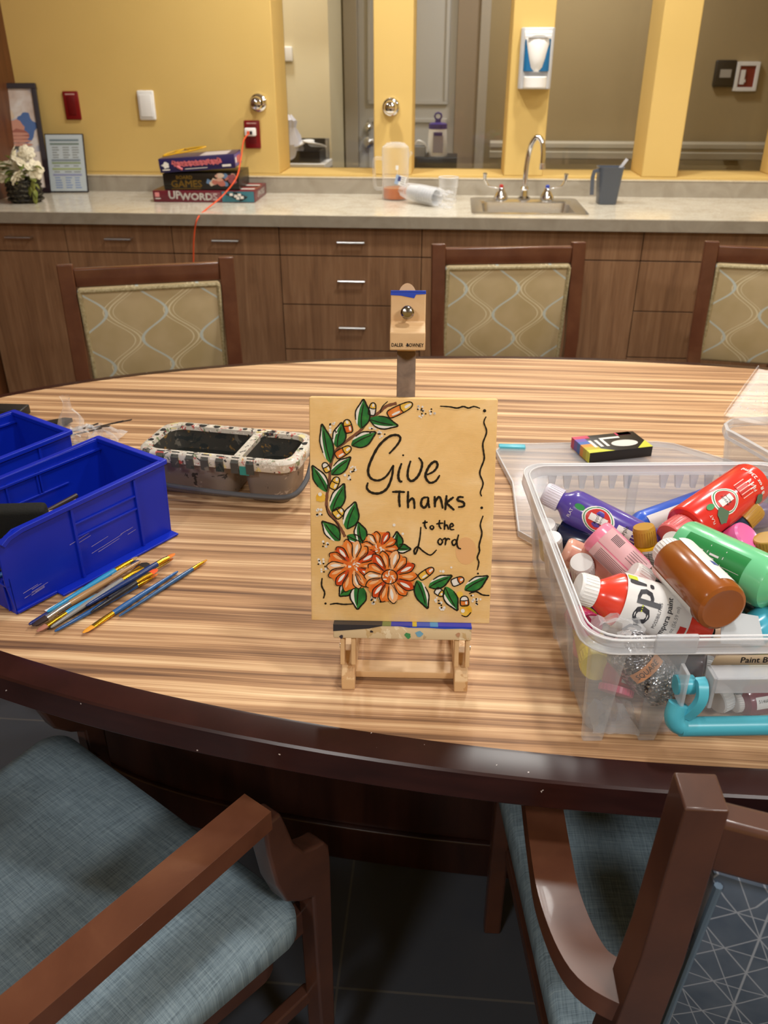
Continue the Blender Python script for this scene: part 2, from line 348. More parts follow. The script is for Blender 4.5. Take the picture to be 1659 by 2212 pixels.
# sink
t_=thing('sink','stainless steel drop-in sink set in the stone countertop','sink',(.285,3.475,.91))
b=MB(); X0,X1,Y0,Y1=-.22,.215,-.21,.225; x0,x1,y0,y1=-.175,.175,-.14,.145
def ring(x0,x1,y0,y1,z,r,n=5):
    P_=[]
    for cx,cy,a0 in ((x1-r,y1-r,0),(x0+r,y1-r,PI/2),(x0+r,y0+r,PI),(x1-r,y0+r,1.5*PI)):
        for k in range(n+1): a=a0+PI/2*k/n; P_.append((cx+r*math.cos(a),cy+r*math.sin(a),z))
    return P_
rings=[ring(X0,X1,Y0,Y1,.0,.02),ring(X0,X1,Y0,Y1,.005,.02),ring(X0+.012,X1-.012,Y0+.012,Y1-.012,.007,.015),ring(x0-.012,x1+.012,y0-.012,y1+.012,.003,.03),ring(x0,x1,y0,y1,-.004,.03),ring(x0+.012,x1-.012,y0+.012,y1-.012,-.13,.03),ring(x0+.06,x1-.06,y0+.06,y1-.06,-.15,.03)]
def loft(b,rings,m,cap0=False,cap1=True,smooth=True):
    n=len(rings[0]); V=[p for r in rings for p in r]; F=[]
    for i in range(len(rings)-1):
        for k in range(n): F.append((i*n+k,i*n+(k+1)%n,(i+1)*n+(k+1)%n,(i+1)*n+k))
    if cap0: F.append(tuple(range(n))[::-1])
    if cap1: F.append(tuple((len(rings)-1)*n+k for k in range(n)))
    b.add(V,F,m,smooth)
loft(b,rings,steel); b.build('basin',t_,auto=50)
b=MB(); b.lathe([(.035,0),(.035,.003),(.02,.003)],chrome,20,T3((0,0,-.15))); b.build('drain',t_)
t_=thing('faucet','chrome gooseneck faucet rising behind the sink','faucet',(.285,3.665,.915))
b=MB(); b.lathe([(.026,0),(.026,.006),(.017,.012),(.015,.035),(.018,.04),(.011,.05)],chrome,20); b.build('faucet_base',t_)
b=MB(); b.tube(catmull([(0,0,.03),(.0,0,.10),(.006,0,.17),(.016,-.01,.215),(.033,-.02,.235),(.052,-.03,.22),(.06,-.034,.18),(.061,-.036,.14)],8),.0105,chrome,12); b.build('spout',t_)
b=MB(); b.lathe([(.012,0),(.0125,.022),(.009,.024)],chrome,16,T3((.061,-.036,.118))); b.build('aerator',t_)
def blade(name,x,col,s,label):
    t_=thing(name,label,'tap handle',(x,3.665,.915)); b=MB(); b.lathe([(.029,0),(.029,.008),(.024,.018),(.014,.034),(.011,.045)],chrome,20); b.build('valve_base',t_)
    b=MB(); b.lathe([(.008,.045),(.009,.052),(.004,.056)],mat('tap_'+col,'b8322e' if col=='red' else '3a4fb0',.3),14); b.build('index_button',t_)
    b=MB(); P_=catmull([(0,0,.042),(s*.03,0,.045),(s*.055,0,.052),(s*.068,-.004,.072),(s*.07,-.006,.098)],6); n=len(P_)
    b.tube(P_,[.0065+.014*max(0,(i/n-.45))*1.9 for i in range(n)],chrome,sec=[(math.cos(a)*1.0,math.sin(a)*.45) for a in [2*PI*k/12 for k in range(12)]],up=(-s,0,.3)); b.build('blade',t_)
blade('tap_handle',.190,'red',-1,'chrome wing tap handle with a red button left of the faucet')
blade('tap_handle',.378,'blue',1,'chrome wing tap handle with a blue button right of the faucet')
# wall fittings
RED=mat('red_outlet_plate','7d1416',.3)
for i,(x,lab) in enumerate(((-1.651,'dark red outlet plate on the yellow wall at the left, nothing plugged in'),(-.874,'dark red outlet plate below the chrome knob with a white plug in it'))):
    t_=thing('power_outlet',lab,'outlet',(x,3.84,1.25 if i==0 else 1.141)); b=MB(); b.box((-.034,-.008,-.055),(.034,0,.055),RED,bev=.004); b.build('cover_plate',t_)
    b=MB(); b.box((-.017,-.0105,-.036),(.017,-.008,.036),mat('red_receptacle','6a0f12',.35),bev=.001); b.build('receptacle',t_)
    b=MB(); b.box((-.022,-.0085,.041),(.020,-.0078,.046),mat('faint_print','c79a94',.6)); b.build('printed_line',t_)
t_=thing('plug_adapter','white plug adapter in the red outlet with the orange cord','plug',(-.878,3.84,1.148)); b=MB(); b.box((-.024,-.034,-.012),(.024,-.0105,.02),white,bev=.005); b.build('adapter_body',t_)
b=MB(); b.box((-.012,-.037,-.006),(-.002,-.034,.008),mat('cord_orange','e2562c',.45)); b.box((.0,-.0365,-.006),(.01,-.034,.008),ink); b.build('socket_face',t_)
b=MB(); cp=[(-.885,3.803,1.145),(-0.897,3.76,1.12),(-0.881,3.62,1.061),(-0.866,3.46,1.008),(-0.913,3.4,0.948),(-0.949,3.304,0.916),(-0.956,3.192,0.899),(-0.973,3.185,0.85),(-0.986,3.185,0.768),(-1.0,3.185,.60),(-.99,3.19,.4),(-.97,3.2,.2),(-.9,3.12,.02),(-.7,2.9,.006)]
b.tube(catmull(cp,8),.0028,M['cord_orange'],8); tag(b.build('extension_cord'),'orange power cord running from the outlet over the game boxes','cord')
t_=thing('blank_wall_plate','raised white rectangular wall plate on the yellow wall','wall plate',(-1.322,3.84,1.252)); b=MB(); b.box((-.036,-.014,-.057),(.036,0,.057),white,bev=.006); b.build('plate',t_); b=MB(); b.box((-.027,-.018,-.046),(.027,-.013,.042),white,bev=.004); b.build('raised_face',t_)
for x,z,lab in ((-.839,1.263,'round chrome wall knob above the red outlet with the plug'),(-.279,1.249,'round chrome wall knob on the pillar above the clear pitcher')):
    t_=thing('wall_knob',lab,'wall knob',(x,3.84,z),rot=RX(PI/2).to_quaternion()); b=MB(); b.lathe([(.036,0),(.037,.004),(.034,.012),(.026,.017)],chrome,32); b.build('flange',t_)
    b=MB(); b.lathe([(.012,.012),(.013,.03),(.02,.034),(.026,.046),(.022,.058),(.008,.063)],chrome,32); b.build('knob',t_)
# soap dispenser
t_=thing('soap_dispenser','white and blue soap dispenser on the pillar above the faucet','soap dispenser',(.303,3.84,1.425)); GRY=mat('dispenser_grey','c7c8cb',.3); BLU=mat('dispenser_blue','1f6a9c',.25)
b=MB(); b.tube([(0,-.0,-.108),(0,0,.108)],1,GRY,sec=[(-.065,0),(-.065,.04),(-.055,.055),(.055,.055),(.065,.04),(.065,0)],up=(0,-1,0)); b.build('housing',t_,bevel=.004)
b=MB(); b.tube([(0,-.052,-.045),(0,-.052,.07)],1,BLU,sec=[(-.05,0),(-.05,.018),(-.042,.026),(.042,.026),(.05,.018),(.05,0)],up=(0,-1,0)); b.build('window',t_,bevel=.003)
b=MB(); V=[];F=[]; 
for z,wd,dp in ((.095,.056,.07),(.08,.056,.086),(.05,.05,.095),(.0,.036,.098),(-.03,.028,.092),(-.046,.016,.08)):
    for k in range(9):
        a=PI*k/8; V.append((-wd*math.cos(a),-.045-(dp-.045)*math.sin(a)**.6,z))
for i in range(5):
    for k in range(8): F.append((i*9+k,i*9+k+1,(i+1)*9+k+1,(i+1)*9+k))
F.append(tuple(range(9))); F.append(tuple(45+k for k in range(9))[::-1])
for i in range(5): F.append((i*9+8,i*9,(i+1)*9,(i+1)*9+8))
b.add(V,F,white,True); 
for z in (.072,.083): b.box((-.05,-.093,z),(.05,-.088,z+.004),GRY)
b.build('front_cover',t_)
b=MB(); b.tube([(0,-.05,-.104),(0,-.05,-.062)],1,white,sec=[(-.045,0)]+[(-.045*math.cos(PI*k/8),.02+.035*math.sin(PI*k/8)) for k in range(9)]+[(.045,0)],up=(0,-1,0)); b.build('push_lever',t_,bevel=.004)
# picture frames
t_=thing('picture_frame','tall dark framed print of clasped hands leaning at the far left','picture frame',(-1.865,3.70,.912),rz=math.radians(14)); Tt=RX(math.radians(-10))
FR=mat('dark_frame','20131a',.35); ART=mat('hands_print','c8b8a8',.5)
b=MB(); W,H=.215,.43
for q in ((-W/2,0,W/2,.02),(-W/2,H-.02,W/2,H),(-W/2,.02,-W/2+.018,H-.02),(W/2-.018,.02,W/2,H-.02)): b.box((q[0],-.01,q[1]),(q[2],.01,q[3]),FR,Tt)
b.box((-W/2,.006,0),(W/2,.01,H),FR,Tt); b.build('frame',t_,bevel=.002)
t=NT(ART); f=t.noise(t.coord(),9,3,.5,.3); t.col(t.ramp(f,[(.35,'8f93a6'),(.45,'cfc8c4'),(.6,'b9a69a'),(.75,'6d7fa0')]))
b=MB(); b.box((-W/2+.018,-.002,.02),(W/2-.018,.006,.41),ART,Tt); b.box((-W/2+.018,-.003,.02),(W/2-.018,-.002,.165),mat('mat_board','d8cdc4',.6),Tt); b.build('print',t_)
def blob(b,cx,cz,rx,rz_,m,y,T,n=22,j=.18,seed=1):
    random.seed(seed); P_=[]
    for k in range(n): a=2*PI*k/n; r=1+random.uniform(-j,j); P_.append((cx+rx*r*math.cos(a),y,cz+rz_*r*math.sin(a)))
    V=[T@Vector(p) for p in P_]; b.add(V,[tuple(range(n))],m)
SK=mat('print_skin','c08a78',.6); SK2=mat('print_skin_dark','9c5f52',.6); HAIR=mat('print_pale_hair','cdb8a0',.6); BL=mat('print_blue','4a669a',.6)
b=MB(); blob(b,.045,.26,.04,.055,BL,-.0032,Tt,seed=2); blob(b,-.01,.25,.05,.045,SK,-.0034,Tt,seed=3); blob(b,-.03,.31,.035,.03,HAIR,-.0033,Tt,seed=4); blob(b,-.005,.225,.055,.028,SK2,-.0036,Tt,seed=5)
for k in range(4): blob(b,.0+k*.004,.235-k*.014,.05,.006,SK,-.0038,Tt,seed=6+k,j=.06)
blob(b,-.02,.182,.04,.012,mat('print_dark','50504a',.6),-.0033,Tt,seed=12)
for z,wd in ((.145,.1),(.125,.06),(.1,.09)): b.box((-.03,-.0036,z),(-.03+wd,-.003,z+.007),mat('print_grey','8f867e',.6),Tt)
b.build('print_picture',t_)
t_=thing('schedule_frame','small thin-framed activity sheet leaning against the yellow wall','picture frame',(-1.685,3.745,.912),rz=math.radians(6)); Tt=RX(math.radians(-12)); W,H=.165,.235
b=MB(); b.box((-W/2,-.004,0),(W/2,.006,H),FR,Tt); b.build('frame',t_,bevel=.001)
b=MB(); b.box((-W/2+.004,-.005,.004),(W/2-.004,-.004,H-.004),mat('sheet_pale_blue','b7c1c6',.3),Tt); b.build('sheet',t_)
b=MB(); random.seed(5)
for z,c in ((.205,'6f7f86'),(.19,'74837c'),(.125,'7e8790'),(.114,'8b9a7a'),(.09,'9aa777'),(.066,'8d93b4')): b.box((-.062,-.0056,z),(.062,-.005,z+.008),mat('band_'+c,c,.6),Tt)
for z in (.178,.168,.158,.148,.138,.104,.08,.056,.046,.036,.026,.016):
    c='8296bf' if z<.06 else '8a8f8d'
    for x in (-.055,-.01,.03): b.box((x,-.0056,z),(x+random.uniform(.02,.03),-.005,z+.0045),mat('line_'+c,c,.6),Tt)
b.build('printed_rows',t_)
# flower arrangement
t_=thing('flower_arrangement','white silk flowers in a dark woven pot on the counter at the far left','flowers',(-1.745,3.46,.91))
WOV=flecks('woven_dark_pot','2e2a22',['55503f','15120e'],60,.5,.7)
b=MB(); b.lathe([(.055,0),(.062,.01),(.066,.06),(.068,.085),(.06,.085),(.056,.05)],WOV,24)
for z in (.012,.03,.048,.066,.082): b.tube([(.067*math.cos(2*PI*k/24),.067*math.sin(2*PI*k/24),z+.003*math.sin(k*3)) for k in range(25)],.0045,WOV,6)
b.build('pot',t_)
PET=mat('petal_cream','ece4cb',.6); LF=grain('silk_leaf','5c6a2c','8a8a3c',(1,1,1),25,.5,c3='6f7a33'); random.seed(11)
def flower(b,c,r,n=7):
    q=Quaternion((random.uniform(-.6,.6),random.uniform(-1,-.2),random.uniform(.2,1))).normalized() if False else Vector((random.uniform(-.7,.7),random.uniform(-1,.1),random.uniform(.1,1))).to_track_quat('Z','Y')
    for ringi in range(3):
        for k in range(n-ringi*2):
            a=2*PI*k/(n-ringi*2)+ringi*.4+random.uniform(-.2,.2); R_=q.to_matrix().to_4x4()@RZ(a)@RX(-.25-.45*ringi); l=r*(1-.22*ringi); wd=l*.42
            V=[];F=[]
            for i in range(5):
                tt=i/4; ww=wd*math.sin(PI*(.12+.8*tt))**.8
                for j in (-1,0,1): V.append(Vector(c)+R_@Vector((j*ww,l*tt,.25*l*tt*tt*(1 if ringi else .4)+abs(j)*ww*.18)))
            for i in range(4):
                for j in range(2): F.append((i*3+j,i*3+j+1,i*3+j+4,i*3+j+3))
            b.add(V,F,PET,True)
def leaf3(b,c,d,l,wd,m):
    d=Vector(d).normalized(); T=frame3(c,d.cross(Vector((0,0,1))) if abs(d.z)<.95 else (1,0,0),d); V=[];F=[]
    for i in range(6):
        tt=i/5; ww=wd*math.sin(PI*min(1,.06+.94*tt))
        for j in (-1,0,1): V.append(T@Vector((j*ww,l*tt,abs(j)*ww*.3-.25*l*tt*tt)))
    for i in range(5):
        for j in range(2): F.append((i*3+j,i*3+j+1,i*3+j+4,i*3+j+3))
    b.add(V,F,m,True)
for k,(x,y,z,r) in enumerate([(-.07,-.02,.14,.045),(-.02,-.04,.125,.045),(.03,-.035,.155,.045),(.07,-.02,.125,.04),(-.03,.0,.175,.042),(.055,.01,.105,.036),(-.085,.02,.105,.04),(.02,.03,.18,.036),(-.05,-.05,.11,.035),(.01,-.06,.10,.036)]):
    b=MB(); flower(b,(x,y,z),r); b.build('flower',t_,solid=.0006,auto=80)
b=MB()
for k in range(40):
    a=random.uniform(0,2*PI); r=random.uniform(.02,.06); leaf3(b,(r*math.cos(a),r*math.sin(a)-.01,random.uniform(.08,.16)),(math.cos(a),math.sin(a)-.3,random.uniform(-.5,.8)),random.uniform(.035,.06),random.uniform(.008,.014),LF)
for k in range(8): leaf3(b,(.06+random.uniform(-.01,.01),-.05,.09-.008*k),(random.uniform(-.3,.6),-.4,-1),.04,.009,LF)
b.build('foliage',t_,solid=.0006,auto=80)
# board game boxes
def gamebox(name,label,loc,rz,w_,d_,h_,c,ctop,ry=0):
    t_=thing(name,label,'board game',loc,rot=(RZ(rz)@RY(ry)).to_quaternion()); b=MB(); b.box((0,0,0),(w_,d_,h_*.96),mat(name+'_side_'+c,c,.35),bev=.001); b.build('tray',t_)
    b=MB(); b.box((-.001,-.001,h_*.3),(w_+.001,d_+.001,h_),mat(name+'_lid_'+ctop,ctop,.3),bev=.001); b.build('lid',t_); return t_
def fr_T(x,z,y=-.0016): return T3((x,y,z))@RX(PI/2)
def sd_T(y,z,w_): return T3((w_+.0016,y,z))@RZ(PI/2)@RX(PI/2)
MAR='6b2430'
t_=gamebox('board_game_box','maroon word game box at the bottom of the stack',(-1.222,3.49,.911),math.radians(2),.415,.27,.044,MAR,MAR)
WT=mat('print_white','e4dfd8',.5); b=MB(); add_text(b,'UP',.042,WT,fr_T(.088,.026),sx=1.0,bold=.0012); add_text(b,'WORDS',.036,WT,fr_T(.187,.020),sx=1.15,bold=.0014); b.build('title_lettering',t_)
b=MB(); b.box((.282,-.0022,.002),(.413,-.0016,.042),mat('teal_panel','3c7886',.4)); b.build('picture_panel',t_)
b=MB(); b.tube([(.30,-.003,.034),(.36,-.003,.008),(.385,-.003,.02),(.33,-.003,.040)],.004,ink,6); 
for i,(x,z) in enumerate(((.322,.031),(.34,.025),(.355,.03),(.348,.017),(.365,.02))): b.box((x-.007,-.0076,z-.005),(x+.006,-.0066,z+.005),WT,None)
b.build('tile_picture',t_)
b=MB(); b.box((.008,-.0022,.02),(.026,-.0016,.037),mat('logo_pink','d98a8a',.5)); b.box((.008,-.0022,.012),(.03,-.0016,.015),WT)
for z in (.034,.027,.020,.013,.007): b.box((.235,-.0022,z),(.275,-.0016,z+.002),mat('print_rose','b8888c',.5))
b.build('small_print',t_)
b=MB(); add_text(b,'UPWORDS',.03,WT,sd_T(.14,.022,.415),sx=1.1,bold=.001)
for k in range(5): b.box((.34,.05+.04*k,.0443),(.405,.075+.04*k,.0448),(WT,mat('tile_red','a33a3c',.4),ink)[k%3])
b.build('side_lettering',t_)
t_=gamebox('board_game_box','black games box in the middle of the stack',(-1.175,3.50,.956),math.radians(3),.305,.235,.062,'17120f','191310',ry=math.radians(-.3))
GO=mat('print_gold','8a6a22',.45); b=MB(); add_text(b,'GAMES',.036,GO,fr_T(.092,.022),sx=1.12,bold=.0009); add_text(b,'BOARD',.018,GO,fr_T(.085,.047),sx=1.1,bold=.0006)
b.box((.03,-.0022,.004),(.15,-.0016,.0055),GO); b.build('title_lettering',t_)
b=MB(); I4=Matrix.Identity(4); random.seed(9)
for k in range(16): blob(b,.185+.10*random.random(),.018+.036*random.random(),.014,.009,mat('pic_%d'%(k%5),['b06a5c','c79a86','5f7da0','8c4a52','c9b4a0'][k%5],.5),-.0018-.0001*k,I4,10,.3,k+20)
b.build('photo_print',t_)
t_=gamebox('board_game_box','dark blue party game box with pink script on top of the stack',(-1.180,3.49,1.021),math.radians(6),.30,.21,.052,'241c4e','2b2358',ry=math.radians(-3.5))
PK=mat('print_pink','cf6a70',.45); b=MB(); P_=[];random.seed(2)
for k in range(60): x=.055+.19*k/59; P_.append((x,-.0022,.028+.006*math.sin(k*1.35)+(.006 if k in (1,2,44,45,57,58) else 0)))
b.tube(P_,.0062,PK,sec=[(-1,-.1),(1,-.1),(1,.1),(-1,.1)],up=(0,-1,0)); b.tube([(.07,-.0026,.02),(.09,-.0026,.008)],.005,PK,6); b.build('script_title',t_)
b=MB(); blob(b,.025,.028,.015,.011,WT,-.0026,I4,14,.35,3); b.box((.01,-.0024,.008),(.04,-.0018,.012),WT); b.box((.10,-.0024,.008),(.19,-.0018,.010),WT); b.box((.25,-.0024,.008),(.285,-.0018,.016),WT); b.build('front_print',t_)
b=MB(); V=[(.3016,.01,.004),(.3016,.20,.004),(.3016,.20,.048),(.3016,.01,.048)]; b.add(V,[(0,1,2,3)],mat('side_lilac','5b5aa6',.4)); b.box((.3018,.07,.012),(.3024,.17,.038),PK); b.box((.3018,.02,.016),(.3024,.055,.036),WT)
b.box((.16,.02,.0522),(.27,.18,.0526),mat('top_pale','c9c3cc',.35)); b.build('side_print',t_)
b=MB(); YP=mat('yellow_frame_plastic','d8a520',.3)
b.tube(catmull([(0,0,0),(.05,-.005,.006),(.11,0,.012),(.16,.008,.02),(.165,.03,.022),(.1,.05,.018),(.03,.045,.01)],8,True),.0032,YP,8)
b.tube([(.05,0,.008),(.08,.045,.018),(.11,.0,.014)],.0025,YP,8); o=b.build('yellow_paddle'); o.location=(-1.165,3.50,1.083); o.rotation_euler=(0,math.radians(-3.5),math.radians(4)); tag(o,'thin yellow looped plastic piece lying on the topmost game box','toy')
# pitcher, cups
GL=clear('clear_acrylic','ffffff','f2f4f6',.055,.05,.55)
t_=thing('clear_pitcher','clear plastic pitcher with orange drink in the bottom','pitcher',(-.247,3.655,.911))
b=MB(); b.lathe([(.052,0),(.054,.004),(.056,.19),(.054,.20),(.036,.215),(.012,.218)],GL,36,cap0=True); b.build('jug',t_)
b=MB(); b.lathe([(.049,.004),(.0495,.045)],mat('orange_drink','d9772a',.1,trans=.25),36); b.build('drink',t_)
b=MB(); b.tube(catmull([(-.052,-.01,.155),(-.075,-.012,.158),(-.087,-.012,.145),(-.086,-.012,.09),(-.08,-.012,.045),(-.05,-.01,.042)],6),.006,GL,8); b.build('handle',t_)
b=MB(); b.tube([(.05,0,.17),(.066,0,.182),(.068,0,.176),(.052,0,.16)],.004,GL,8); b.build('spout',t_)
t_=thing('tea_tag','small white and blue paper tag on a string stuck to the clear pitcher','tag',(-.222,3.596,.99)); b=MB(); Tt=RY(.25); b.box((-.022,-.001,-.018),(.022,0,.018),paper,Tt); b.build('tag_card',t_)
b=MB(); b.box((-.022,-.0014,-.018),(-.006,-.001,.018),mat('tag_blue','9db2cf',.5),Tt); b.box((-.012,-.0018,-.004),(.0,-.0013,.014),mat('tag_navy','3a3f78',.5),Tt); 
for k in range(4): b.box((.002,-.0016,-.012+.008*k),(.017,-.0012,-.010+.008*k),mat('print_grey','8f867e',.6),Tt)
b.build('tag_print',t_)
b=MB(); b.tube([(-.012,-.0005,.018),(-.014,-.0005,.05)],.0007,paper,6); b.box((-.02,-.001,.04),(-.009,0,.056),paper); b.build('string',t_)
t_=thing('clear_cup','clear plastic tumbler with faceted sides standing left of the sink','cup',(-.028,3.665,.911))
b=MB(); b.lathe([(.032,0),(.034,.003),(.037,.045),(.040,.047),(.041,.086),(.0395,.086),(.0385,.05),(.030,.006)],GL,12,cap1=False); b.build('tumbler',t_)
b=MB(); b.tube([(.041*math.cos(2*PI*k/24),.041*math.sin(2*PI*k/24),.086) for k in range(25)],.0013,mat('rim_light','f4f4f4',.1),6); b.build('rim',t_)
FILM=clear('thin_film','ffffff','f2f3f6',.12,.12,.5)
ax=Vector((.14,-.12,-.012)); q=ax.to_track_quat('Z','Y')
t_=thing('wrapped_cup_stack','stack of clear cups in crinkled plastic film lying on its side','cups',(-.185,3.56,.954),rot=q)
CUPW=clear('frosted_cup','ffffff','e4e6ea',.3,.2,.5)
for k in range(7):
    b=MB(); z=.008+.014*k; b.lathe([(.026,z),(.0315,z+.058),(.0335,z+.06),(.0325,z+.062),(.030,z+.06),(.025,z+.002)],CUPW,28,cap1=False); b.build('cup',t_)
b=MB(); random.seed(8); V=[];F=[]; n=30; prof=[(.012,-.05),(.022,-.03),(.032,0),(.036,.05),(.037,.1),(.038,.155),(.03,.18),(.034,.205),(.028,.225)]
for r,z in prof:
    for k in range(n): j=.03 if 0<=z<.16 else .22; rr=r*(1+random.uniform(-j,j)); V.append((rr*math.cos(2*PI*k/n),rr*math.sin(2*PI*k/n),z+random.uniform(-.003,.003)))
for i in range(len(prof)-1):
    for k in range(n): F.append((i*n+k,i*n+(k+1)%n,(i+1)*n+(k+1)%n,(i+1)*n+k))
b.add(V,F,FILM,False); b.build('film_wrap',t_,auto=15)
t_=thing('grey_pitcher','dark grey plastic pitcher with a spoon handle sticking out right of the sink','pitcher',(.61,3.60,.911),rz=.05); GP=mat('pitcher_grey','555b66',.35)
b=MB(); loft(b,[ring(-.034,.034,-.034,.034,0,.012),ring(-.036,.036,-.036,.036,.004,.014),ring(-.048,.048,-.045,.045,.132,.02),ring(-.05,.052,-.047,.047,.138,.02),ring(-.046,.048,-.043,.043,.138,.018),ring(-.03,.03,-.03,.03,.006,.012)],GP,cap0=True); b.build('jug',t_)
b=MB(); b.tube([(-.046,-.02,.125),(-.066,-.024,.122),(-.07,-.024,.10),(-.066,-.024,.035)],.007,GP,sec=[(-1,-.7),(1,-.7),(1,.7),(-1,.7)],up=(0,-1,0)); b.build('handle',t_)
b=MB(); b.tube([(.0,0,.02),(.04,0,.13),(.062,0,.162)],.0045,mat('spoon_pale','cfd0d8',.3),8,sec=[(-1.3,-.4),(1.3,-.4),(1.3,.4),(-1.3,.4)],up=(0,-1,0)); o=b.build('spoon'); o.location=(.61,3.60,.915); tag(o,'pale spoon standing in the dark grey pitcher','spoon')
# ================================================================ TABLE
ZEB=mat('zebrano_laminate','c79f74',.5,spec=.2); t=NT(ZEB)
wob=t.noise(t.coord((1.2,3,1)),2.2,2); 
tc=t.n('ShaderNodeTexCoord'); sp=t.n('ShaderNodeSeparateXYZ'); t.l(tc.outputs['Object'],sp.inputs[0])
yy=t.math('MULTIPLY_ADD',wob,.010,sp.outputs['Y'])
def stripe(sx,sy,sc,det,ro):
    cb=t.n('ShaderNodeCombineXYZ'); t.l(t.math('MULTIPLY',sp.outputs['X'],sx),cb.inputs[0]); t.l(t.math('MULTIPLY',yy,sy),cb.inputs[1]); return t.noise(cb.outputs[0],sc,det,ro)
f1=stripe(.55,34,1.5,2,.5); f2=stripe(1.2,110,1.6,3,.6); f3=stripe(3,300,1.5,3,.6)
f=t.math('ADD',t.math('MULTIPLY',f1,.48),t.math('ADD',t.math('MULTIPLY',f2,.34),t.math('MULTIPLY',f3,.18)))
t.col(t.ramp(f,[(.36,'664b3b'),(.44,'967152'),(.50,'b88f69'),(.56,'d4ae85'),(.64,'eecfa4')]))
RIM=flecks('mahogany_rim','3a1c17',['4a2620','c9b8b4'],55,.60,.22,0,.6); t=NT(RIM)
RIM=mat('mahogany_rim_clean','2f1613',.30,spec=.4); t=NT(RIM); f=t.noise(t.coord((1,1,6)),7,5,.6); g=t.noise(t.coord(),95,2,.5); k=t.n('ShaderNodeMapRange'); k.inputs[1].default_value=.765; k.inputs[2].default_value=.78; t.l(g,k.inputs[0])
t.col(t.mix(k.outputs[0],t.ramp(f,[(.3,'26100e'),(.7,'3a1c18')]),'d8cbc8'))
tb=thing('oval_table','large oval table with zebra-striped wood laminate top and dark rim','table',(.28,1.335,0))
def ell(a,b_,z,n=160): return [(a*math.cos(2*PI*k/n),b_*math.sin(2*PI*k/n),z) for k in range(n)]
b=MB(); loft(b,[ell(1.41,.678,.735),ell(1.41,.678,.760)],ZEB,cap0=True,smooth=False); b.build('tabletop',tb)
b=MB(); loft(b,[ell(1.41,.678,.7603),ell(1.414,.682,.7605),ell(1.4445,.7105,.7560),ell(1.447,.713,.7535),ell(1.447,.713,.719),ell(1.443,.709,.714),ell(1.36,.63,.713),ell(1.36,.63,.734),ell(1.41,.678,.734)],RIM,cap1=False); b.build('rim',tb,auto=22)
DKW=grain('dark_walnut_panel','24110c','3a2018',(6,6,.6),4,.35)
b=MB(); loft(b,[ell(1.05,.235,.0),ell(1.05,.235,.09)],DKW,cap0=True,smooth=False); loft(b,[ell(1.035,.225,.09),ell(1.035,.225,.72)],DKW,cap0=True,smooth=False); b.build('pedestal_base',tb,bevel=.003)
# ================================================================ CANVAS
c0=Vector((-.04534,.80686,.96309)); UX=Vector((.99889,.04706,0)); UY=Vector((-.01275,.27055,.96262)); CF=frame3(c0,UX,UY)
import numpy as np
src=[(60,62),(1565,82),(1495,1868),(82,1848)]; dst=[(-.1016,.127),(.1016,.127),(.1016,-.127),(-.1016,-.127)]
A_=[];B_=[]
for (x,y),(u,v) in zip(src,dst): A_+=[[x,y,1,0,0,0,-u*x,-u*y],[0,0,0,x,y,1,-v*x,-v*y]]; B_+=[u,v]
h_=np.linalg.solve(np.array(A_),np.array(B_))
def cv(x,y):
    d=h_[6]*x+h_[7]*y+1; return ((h_[0]*x+h_[1]*y+h_[2])/d,(h_[3]*x+h_[4]*y+h_[5])/d)
cnv=thing('painted_canvas','peach canvas painted with flowers and the words Give Thanks to the Lord on the easel','painting',c0,rot=CF.to_quaternion())
CAN=mat('canvas_peach','e3bb82',.6,spec=.3); t=NT(CAN); f=t.noise(t.coord((1,1.4,1)),14,4,.6,.5); t.col(t.ramp(f,[(.3,'e4b874'),(.5,'edc382'),(.7,'f3cf98')]))
wv=t.n('ShaderNodeTexWave'); wv.bands_direction='Y'; wv.inputs['Scale'].default_value=230; wv.inputs['Distortion'].default_value=2; t.l(t.coord(),wv.inputs[0]); t.bump(t.math('ADD',wv.outputs['Fac'],t.noise(t.coord((200,1400,1)),1,2)),.25,.0003)
b=MB(); b.box((-.1016,-.127,-.017),(.1016,.127,0),CAN,bev=.0012); b.build('canvas',cnv)
PK_=mat('paint_black','14100f',.35); PGR=grain('paint_green','135a2b','3f8f3c',(1,1,1),70,.35,c3='1f7336'); PWH=mat('paint_white','ece6de',.4); POR=grain('paint_orange','d9591c','ef9a4e',(1,1,1),60,.4,c3='e57a2d'); PYE=grain('paint_yellow','e3a51c','f3cf62',(1,1,1),60,.4); PBR=mat('paint_brown','7a4a32',.5); PDO=mat('paint_deep_orange','cc4416',.4); PPE=mat('paint_peach','eeb27c',.5)
